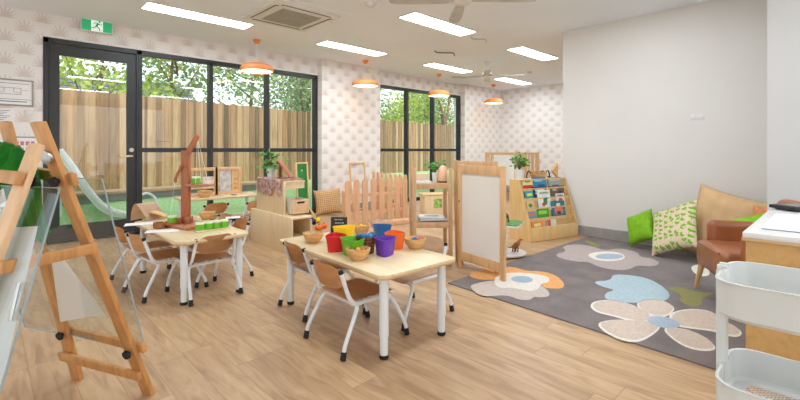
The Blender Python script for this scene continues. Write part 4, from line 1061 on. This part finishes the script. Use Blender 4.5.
# ------------------------------------------------------------------ desk
DX0,DX1,DY1,DY0,DZ=2.32,3.44,.292,-1.2,.75
t=thing('office_desk','wooden desk with white top at the right edge, behind the trolley','desk',((DX0+DX1)/2,(DY0+DY1)/2,0))
w,d=DX1-DX0,DY1-DY0
m=MB(); m.box((0,0,DZ-.012),(w,d,.022),None,.001); m.build('desktop','dwhite',t)
m=MB(); m.box((0,0,DZ-.03),(w,d,.013),None,.001); m.build('desktop_edge','ply_edge',t)
m=MB(); m.box((-w/2+.02,0,(DZ-.037)/2),(.02,d-.02,DZ-.037)); m.build('front_panel','deskw',t)
m=MB(); m.box((.01,d/2-.02,(DZ-.037)/2),(w-.03,.02,DZ-.037)); m.build('side_panel','deskw',t)
m=MB(); m.box((.01,-d/2+.02,(DZ-.037)/2),(w-.03,.02,DZ-.037)); m.build('side_panel','deskw',t)
p=PZ(800,226,DZ); m=MB(); m.box((0,0,.003),(.62,.42,.004)); m.mat(1); m.box((-.308,0,.0012),(.012,.42,.001)); o=m.build('paper_stack',['sheet',plain('blue_folder',(70,90,140),.5)],None,0); o.location=(2.78,.035,DZ); tag(o,'white paper sheets on the desk top','papers')
p=PZ(800,209.5,DZ); t=thing('tablet_computer','black tablet in a thick case lying on the desk','tablet',(p.x-.03,p.y-.0,DZ+.001),YAW-PI/2+.1)
m=MB(); m.prism(rrect(.24,.17,.02,5),.006,.026,None,.005); m.build('case','dark',t)
m=MB(); m.box((0.01,0,.0268),(.185,.12,.001)); m.build('screen',plain('grey_screen',(96,98,98),.2),t,0)
m=MB(); m.box((0,.05,.003),(.18,.02,.006)); m.build('case_foot','dark',t)

# ------------------------------------------------------------------ trolley
def mesh_floor():
    m=M('perforated_metal',.4); x,y,z=m.xyz(m.coord()); s_=170
    a=((x+y)*s_).m('SINE')*((x-y)*s_).m('SINE'); hole=a.m('ABSOLUTE').m('GREATER_THAN',.42)
    m.base((206,208,206)); tr=m.new('ShaderNodeBsdfTransparent'); mx=m.new('ShaderNodeMixShader'); m.link(hole,mx.inputs[0]); m.link(m.b.outputs[0],mx.inputs[1]); m.link(tr.outputs[0],mx.inputs[2])
    m.link(mx.outputs[0],m.nt.nodes['Material Output'].inputs[0]); return m.mat
MT['perf']=mesh_floor()
TX0,TX1,TY1,TY0=1.605,1.96,.274,-.175
t=thing('utility_trolley','pale grey metal three tier trolley at the lower right corner','trolley',((TX0+TX1)/2,(TY0+TY1)/2,0))
w,d=TX1-TX0,TY1-TY0
for zr,hh in ((.70,.115),(.388,.11),(.14,.09)):
    tb_=bmesh.new(); prev=None
    for (ins,z) in ((.012,zr-hh),(.0,zr-hh+.012),(0,zr-.006),(-.004,zr-.006),(-.005,zr),(.004,zr),(.004,zr-hh+.013),(.014,zr-hh+.003)):
        vs=[tb_.verts.new((p[0],p[1],z)) for p in rrect(w-2*ins,d-2*ins,.075-ins*.5,7)]
        if prev:
            for k in range(len(vs)): tb_.faces.new((prev[k],prev[(k+1)%len(vs)],vs[(k+1)%len(vs)],vs[k]))
        prev=vs
    m=MB(); m._add(tb_); tr=m.build('tray','trolley',t,40)
    m=MB(); pr=rrect(w-.03,d-.03,.07,6); 
    m.poly([Vector((p[0],p[1],zr-hh+.003)) for p in pr]); m.build('tray_mesh','perf',tr,0)
    m=MB(); ot=rrect(w-.026,d-.026,.07,6); inn=rrect(w-.10,d-.10,.03,6)
    q=bmesh.new(); va=[q.verts.new((p[0],p[1],zr-hh+.005)) for p in ot]; vb=[q.verts.new((p[0],p[1],zr-hh+.0045)) for p in inn]
    for k in range(len(va)): q.faces.new((va[k],va[(k+1)%len(va)],vb[(k+1)%len(va)],vb[k]))
    m._add(q); m.build('tray_rim','trolley',tr,0)
for sy in (-1,1):
    m=MB(); m.box((0,sy*(d/2+.004),.40),(.05,.028,.60),None,.006); m.build('post','trolley',t)
    for zc in (.706,.392):
        m=MB(); m.tube([(-.03,sy*(d/2+.008),zc),(.03,sy*(d/2+.008),zc)],.006,8); m.tube([(-.02,sy*(d/2-.012),zc+.006),(-.02,sy*(d/2+.014),zc+.006)],.006,8); m.tube([(.02,sy*(d/2-.012),zc+.006),(.02,sy*(d/2+.014),zc+.006)],.006,8); m.build('post_clip','trolley',t)
    for sx in (-1,1):
        m=MB(); m.tube([(sx*(w/2-.10),sy*(d/2-.02),.058),(sx*(w/2-.10),sy*(d/2-.02),.07)],.01,8); m.build('caster_fork','steel',t)
        m=MB(); m.tube([(sx*(w/2-.10)-.01,sy*(d/2-.02),.03),(sx*(w/2-.10)+.01,sy*(d/2-.02),.03)],.03,20); m.build('caster','rubber',t)

# ------------------------------------------------------------------ easel at the left
n0=Vector((.88,.48,0)).normalized(); u0=Vector((.48,-.88,0)).normalized()
FA,FB=Vector((.317,2.55,0)),Vector((.527,2.17,0)); TAp,TBp=Vector((.056,2.408,1.216)),Vector((.13,1.954,1.198))
ez=thing('display_easel','wooden A-frame easel with clear acrylic panels at the left edge','easel',(0,2.1,0))
IM=Matrix.Translation(-Vector((0,2.1,0)))
def eb(name,mt,a,b_,w,h_,up,par=None):
    m=MB(); m.bar(IM@Vector(a),IM@Vector(b_),w,h_,up,.003); return m.build(name,mt,par or ez)
planeR=((FA-TAp).cross(u0)).normalized()
if planeR.dot(n0)<0: planeR=-planeR
eb('post','pine',FA,TAp,.056,.022,planeR); eb('post','pine',FB,TBp,.056,.022,planeR)
GA,GB=Vector((-.30,2.22,0)),Vector((-.20,1.78,0)); SA,SB=Vector((.04,2.37,1.12)),Vector((.125,1.915,1.12))
planeL=((GA-SA).cross(u0)).normalized()
if planeL.dot(-n0)<0: planeL=-planeL
eb('post','pine_pale',GA,SA,.056,.022,planeL); eb('post','pine_pale',GB,SB,.056,.022,planeL)
def onR(t_,z): a_=FA.lerp(TAp,z/1.21); b_=FB.lerp(TBp,z/1.21); return a_.lerp(b_,t_)
def onL(t_,z): a_=GA.lerp(SA,z/1.12); b_=GB.lerp(SB,z/1.12); return a_.lerp(b_,t_)
eb('crossbar','pine',onR(-.15,1.0)+planeR*.022,onR(1.15,1.0)+planeR*.022,.045,.02,planeR)
eb('crossbar','pine',onL(-.6,1.0)+planeL*.022,onL(1.08,1.0)+planeL*.022,.045,.02,planeL)
eb('crossbar','pine',onR(-.05,.245)+planeR*.022,onR(1.13,.245)+planeR*.022,.04,.02,planeR)
eb('crossbar','pine',onR(-.10,.135)-planeR*.022,onR(1.06,.125)-planeR*.022,.04,.02,planeR)
eb('crossbar','pine',onL(-.1,.2)+planeL*.022,onL(1.1,.2)+planeL*.022,.04,.02,planeL)
for t_ in (0,1):
    eb('spreader','pine',onR(t_,.73)+u0*(.04 if t_ else -.04),onL(t_,.73)+u0*(.04 if t_ else -.04),.02,.04,(0,0,1))
def knob(p,n_,s_=1):
    m=MB(); p=IM@p; m.tube([p,p+n_*.02*s_,p+n_*.021*s_,p+n_*.04*s_],[.009,.009,.02,.018],12); m.build('knob','rubber',ez)
knob(onR(1,1.0)-planeR*.011,-planeR,.6); knob(onL(1,1.0)-planeL*.011,-planeL,.6); knob(onR(0,.245)-planeR*.011,-planeR,.5); knob(onR(1,.235)-planeR*.011,-planeR,.5)
m=MB(); c=IM@(TBp.lerp(FB,.1)-planeR*.012); m.tube([c,c-planeR*.012],.026,20); m.build('hinge_disc','steel',ez)
# acrylic panels
def panel(pr_,pl_n,p_on,TR,BR,width,lab,drop_top=None):
    tr=PP(TR[0],TR[1],p_on,pl_n); br=PP(BR[0],BR[1],p_on,pl_n)
    up=(tr-br); 
    tl=tr-u0*width; bl=br-u0*(width+.0)
    m=MB(); q=bmesh.new(); off=pl_n*.003
    A_=[q.verts.new(IM@(v+o_)) for o_ in (off,-off) for v in (tr,tl,bl,br)]
    q.faces.new(A_[0:4]); q.faces.new(A_[4:8][::-1]); m._add(q); o=m.build('acrylic_panel','acrylic',ez,0)
    m=MB(); pts=[tr,tl,bl,br]
    for k in range(4):
        m.bar(IM@pts[k],IM@pts[(k+1)%4],.002,.0062,pl_n,0)
    m.build('panel_edge','acrylic_edge',o,0)
    return tr,br
panel(None,planeR,onR(.5,.6)+planeR*.037,(102,179),(145,348),.75,'')
trL,brL=panel(None,planeL,onL(.5,.6)+planeL*.037,(60,188),(0,392),.9,'')
# white sheet + clip on left panel
pl=onL(.5,.6)+planeL*.030
q1,q2,q3,q4=[PP(x,y,pl,planeL) for x,y in ((38,226),(2,385),(-200,500),(-60,232))]
m=MB(); m.sheet(lambda u,v:(q1.lerp(q2,u)).lerp(q4.lerp(q3,u),v),8,8,.0008); o=m.build('drawing_paper','sheet',None,0); tag(o,'large white drawing paper behind the left acrylic panel of the easel','paper')
pl2=onL(.5,.6)+planeL*.046
c1,c2=PP(19,282,pl2,planeL),PP(10,321,pl2,planeL); t=thing('metal_clip','silver spring clip on the left acrylic panel','clip',(c1+c2)/2)
Ic=Matrix.Translation(-(c1+c2)/2)
m=MB(); m.bar(Ic@c1,Ic@c2,.016,.004,planeL,.001); m.build('clip_plate','steel',t)
m=MB(); dd=(c2-c1); sd=dd.cross(planeL).normalized()*.018; m.tube(spline([Ic@(c1+dd*.15),Ic@(c1+dd*.3)-sd,Ic@(c1+dd*.7)-sd,Ic@(c1+dd*.85)],5),.0016,6); m.build('clip_wire','steel',t)
c1,c2=PP(0,205,pl2,planeL),PP(11,203,pl2,planeL); t=thing('metal_clip','second silver clip high on the left acrylic panel','clip',(c1+c2)/2); Ic=Matrix.Translation(-(c1+c2)/2)
m=MB(); m.bar(Ic@c1,Ic@c2,.022,.004,planeL,.001); m.build('clip_plate','steel',t)
m=MB(); m.tube(spline([Ic@PP(2,208,pl2,planeL),Ic@PP(1,216,pl2,planeL),Ic@PP(6,222,pl2,planeL),Ic@PP(8,214,pl2,planeL),Ic@PP(4,208,pl2,planeL)],5),.0014,6); m.build('clip_wire','steel',t)
# curled translucent paper between the leaves
def curl(u,v):
    a_=PD(50,250,1.74).lerp(PD(60,322,1.84),v); b_=PD(57,250,1.80).lerp(PD(109,319,2.0),v); p=a_.lerp(b_,u)
    return p+n0*(.05*math.sin(u*PI)*v)
m=MB(); m.sheet(curl,14,10,.0008); tr_=M('tracing_paper',.6); tr_.base((236,232,226)); tr_.b.inputs['Transmission Weight'].default_value=.0; tr_.b.inputs['Alpha'].default_value=.88
o=m.build('curled_paper',tr_.mat,None,80); tag(o,'curled translucent paper hanging inside the easel','paper')
# green cloth over the easel
def gc(u,v):
    # u along the ridge far->near, v over the top: front hang to back hang
    base=SA.lerp(SB,-.35+1.0*u)
    s_=v*2-1
    base=base+Vector((0,0,-.055))
    hang=(.13 if s_<0 else .50-.14*u)*(abs(s_)**1.0)*(1+.35*noise.noise(Vector((u*4,0,1))))
    off=n0*(.022*min(1,abs(s_)*6)+.07*abs(s_))*(1 if s_>0 else -1)
    fold_=.014*math.sin(u*46+s_*3)+.012*noise.noise(Vector((u*9,s_*4,2)))
    return base+off+n0*fold_+Vector((0,0,.075-hang*.95-.09*u*(1 if s_<0 else .4)))+Vector((0,0,.01*math.sin(u*30)))
m=MB(); m.sheet(gc,70,36,.002); o=m.build('green_cloth','greencloth',None,80); tag(o,'bright green sheer cloth draped over the top of the easel','cloth')

# ------------------------------------------------------------------ outside
fp=[(-4.5,8.25),(.9,9.0),(6.4,9.9),(9.2,10.6),(16,11.3),(21,11.2)]
zt_=[2.19,2.20,2.18,2.16,2.2,2.2]
def fz(x):
    for i in range(len(fp)-1):
        if x<=fp[i+1][0] or i==len(fp)-2:
            k=(x-fp[i][0])/(fp[i+1][0]-fp[i][0]); return fp[i][1]+k*(fp[i+1][1]-fp[i][1]), zt_[i]+k*(zt_[i+1]-zt_[i])
def turf(u,v):
    x=-6+28*u; ye=fz(x)[0]+.02; y=6.62+(ye-6.62)*v; k=max(0,min(1,(y-6.75)/1.1)); k=k*k*(3-2*k)
    return Vector((x,y,-.05+.36*k))
m=MB(); m.sheet(turf,60,40); tag(m.build('ground_turf','turf',None,60),kind='structure')
m=MB(); m.box((6,24,-.2),(70,30,.1)); struct('ground_beyond',m,'turf')
t=thing('paling_fence','tall timber paling fence running along the yard outside','fence',(-4.5,8.25,-.07))
m=MB(); x=-4.5; random.seed(11); ix=0
while x<20.8:
    w=.10; y,z=fz(x+w/2); zz=z+random.uniform(-.022,.012)
    m.box((x+w/2+4.5,y-8.25+(.013 if ix%2 else -.013),zz/2),(w-.002,.018,zz),None); x+=.078; ix+=1
m.build('palings','paling',t,0)
m=MB(); 
for i in range(len(fp)-1):
    for zr in (.4,1.7): m.bar((fp[i][0]+4.5,fp[i][1]-8.25+.05,zr),(fp[i+1][0]+4.5,fp[i+1][1]-8.25+.05,zr),.05,.08)
m.build('rail','paling',t,0)
def tree(label,loc,h_,rad,n,ls,mt,seed,trunk=.09,zc=None,branches=14,sq=.8):
    random.seed(seed); t=thing('tree',label,'tree',loc,0,'trees beyond the fence'); zc=zc or h_*.68
    m=MB(); top=Vector((random.uniform(-.3,.3),random.uniform(-.3,.3),h_*.9))
    m.tube(spline([(0,0,0),(random.uniform(-.15,.15),0,h_*.3),(random.uniform(-.25,.25),0,h_*.6),tuple(top)],5),[trunk*(1-.85*i/15) for i in range(16)],8)
    ends=[]
    for k in range(branches):
        a=random.uniform(0,2*PI); z0=random.uniform(.3,.8)*h_; e=Vector((rad*.85*math.cos(a)*random.uniform(.5,1),rad*.85*math.sin(a)*random.uniform(.5,1),min(h_,z0+random.uniform(.2,.9)*rad)))
        mid=Vector((e.x*.45,e.y*.45,(z0+e.z)/2-.1)); m.tube(spline([(0,0,z0),tuple(mid),tuple(e)],4),[trunk*.35*(1-.8*i/8) for i in range(9)],5); ends.append(e)
    m.build('trunk','bark',t)
    vs=[];fs=[]
    cl=[Vector((random.gauss(0,.45)*rad,random.gauss(0,.45)*rad,zc+random.gauss(0,.45)*rad*sq)) for _ in range(max(8,n//90))]+ends
    for k in range(n):
        c=random.choice(cl)+Vector((random.gauss(0,1),random.gauss(0,1),random.gauss(0,1)))*rad*.16
        d=Vector((random.gauss(0,1),random.gauss(0,1),random.gauss(-.3,.7))).normalized(); s_=d.orthogonal().normalized(); s_=Matrix.Rotation(random.uniform(0,6.28),3,d)@s_
        L=ls*random.uniform(.7,1.4); i=len(vs); vs+=[c-d*L/2,c+s_*L*.28,c+d*L/2,c-s_*L*.28]; fs.append((i,i+1,i+2,i+3))
    me=bpy.data.meshes.new('foliage'); me.from_pydata([tuple(v) for v in vs],[],fs); me.materials.append(MT[mt]); o=bpy.data.objects.new('foliage',me); COL.objects.link(o); o.parent=t
    return t
TR=[((-.6,10.6),4.6,1.5,2900,.12,'tleaf_b','yellow green tree beyond the fence at the far left of the door glass'),
 ((1.7,11.7),5.2,1.6,2600,.13,'tleaf_b','bright green tree beyond the fence seen through the door glass'),
 ((3.4,11.4),5.4,1.5,2500,.12,'tleaf_a','loose green tree beyond the fence behind the left pane of the first window'),
 ((5.6,12.0),5.6,1.8,2700,.12,'tleaf_a','feathery tree beyond the fence behind the middle pane of the first window'),
 ((7.6,12.4),5.4,1.9,3600,.12,'tleaf_c','grey green feathery tree behind the right pane of the first window'),
 ((10.2,14.2),4.9,1.9,5200,.13,'tleaf_c','dense grey green tree beyond the fence, left pane of the second window'),
 ((13.0,13.6),3.7,1.7,6000,.13,'tleaf_b','round yellow green shrub tree in the middle pane of the second window'),
 ((15.9,14.0),4.2,1.7,5200,.13,'tleaf_a','green tree in the right pane of the second window'),
 ((12.4,17.5),6.6,2.6,6500,.17,'tleaf_a','tall tree farther back behind the second window'),
 ((18.5,16.5),5.6,2.3,5000,.15,'tleaf_a','tree at the far right beyond the second window')]
for i,((x,y),h_,rad,n,ls,mt,lb) in enumerate(TR): tree(lb,(x,y,-.15),h_,rad,n,ls,mt,40+i,.08,h_*.62)
t=thing('bare_tree','bare brown forked tree behind the right pane of the second window','tree',(15.1,12.7,-.15))
m=MB(); m.tube(spline([(0,0,0),(.1,0,1.6),(.0,0,2.6),(-.35,0,3.6),(-.6,0,4.6)],5),[.16-.006*i for i in range(21)],10); m.tube(spline([(.02,0,2.4),(.3,0,3.0),(.5,0,4.4)],5),[.09-.005*i for i in range(11)],8); m.build('trunk','bark',t)
t=thing('neighbour_house','neighbouring house with grey tiled roof seen over the fence','house',(1.2,14.6,-.15))
m=MB(); m.box((0,1.5,1.25),(7,3,2.5)); m.build('wall','hwall',t,0)
m=MB(); m.prism([(-.6,2.45),(1.5,3.55),(3.6,2.45)],-3.8,3.8,Matrix(((0,0,1,0),(1,0,0,0),(0,1,0,0),(0,0,0,1)))); 
for k in range(9): m.box((0,-.55+k*.22,2.51+k*.115),(7.6,.05,.03))
m.build('roof','rooft',t,0)
# garden bed edge
t=thing('garden_bench','long low grey planter wall with timber cap outside the glass','planter',(2.2,8.05,.29),R(5))
m=MB(); m.box((0,0,.06),(4.4,.35,.14)); m.build('wall','conc',t,0); m=MB(); m.box((0,-.02,.155),(4.5,.44,.045),None,.004); m.build('timber_cap','timber',t)
# slide
s0=[PY(58,150,7.6),PY(70,165,7.55),PY(84,186,7.45),PY(100,204,7.4),PY(118,212,7.4),PY(142,214,7.4)]
t=thing('slide','white plastic slide curving down to the turf outside the door','slide',(0,7.4,-.07)); IMs=Matrix.Translation(-Vector((0,7.4,-.07)))
P_=[IMs@v for v in spline([tuple(v) for v in s0],6)]
def sl(u,v):
    i=min(int(u*(len(P_)-1)),len(P_)-1); p=P_[i]; a_=PI*v; return p+Vector((0,.18*(-math.cos(a_)),-.09*math.sin(a_)))
m=MB(); m.sheet(sl,30,10,.01); m.build('chute','slide',t,60)
for yy in (-.18,.18):
    m=MB(); m.tube([p+Vector((0,yy,.0)) for p in P_],.04,8); m.build('rim','slide',t)
m=MB(); e=P_[0]; m.tube([(e.x,e.y-.15,0),(e.x,e.y-.15,e.z)],.03,8); m.tube([(e.x,e.y+.15,0),(e.x,e.y+.15,e.z)],.03,8); e=P_[-1]; m.tube([(e.x,e.y,.15),(e.x,e.y,e.z-.08)],.03,8); m.build('support','slide',t)
# small hoop outside
p=PY(147,200,7.2); t=thing('garden_hoop','white hoop standing on the turf behind the display stand','hoop',(p.x,7.2,.02)); m=MB()
m.tube(spline([(-.16,0,0),(-.15,0,.28),(-.06,0,.42),(.04,0,.42),(.13,0,.30),(.16,0,0)],6),.018,8); m.build('hoop_tube','slide',t)

# ------------------------------------------------------------------ light
w=bpy.data.worlds.new('world'); S.world=w; w.use_nodes=True; bg=w.node_tree.nodes['Background']
sky=w.node_tree.nodes.new('ShaderNodeTexSky'); sky.sky_type='NISHITA'; sky.sun_disc=False; sky.sun_elevation=R(50); sky.sun_rotation=R(200); sky.air_density=1.0; sky.dust_density=4.0
mx=w.node_tree.nodes.new('ShaderNodeMix'); mx.data_type='RGBA'; mx.inputs[0].default_value=.93; mx.inputs[7].default_value=(.93,.97,1.0,1)
w.node_tree.links.new(sky.outputs[0],mx.inputs[6]); w.node_tree.links.new(mx.outputs[2],bg.inputs[0]); bg.inputs[1].default_value=1.9
sd=bpy.data.lights.new('sun','SUN'); sd.energy=2.5; sd.angle=R(12); sd.color=(1,.96,.9); so=bpy.data.objects.new('sun',sd); COL.objects.link(so); so.rotation_euler=(R(38),R(-22),R(20))
S.view_settings.view_transform='Standard'; S.view_settings.look='None'; S.view_settings.exposure=-0.24; S.view_settings.gamma=1.0
try: S.view_settings.use_curve_mapping=False
except Exception: pass
S.cycles.max_bounces=8; S.cycles.diffuse_bounces=5; S.cycles.transparent_max_bounces=16
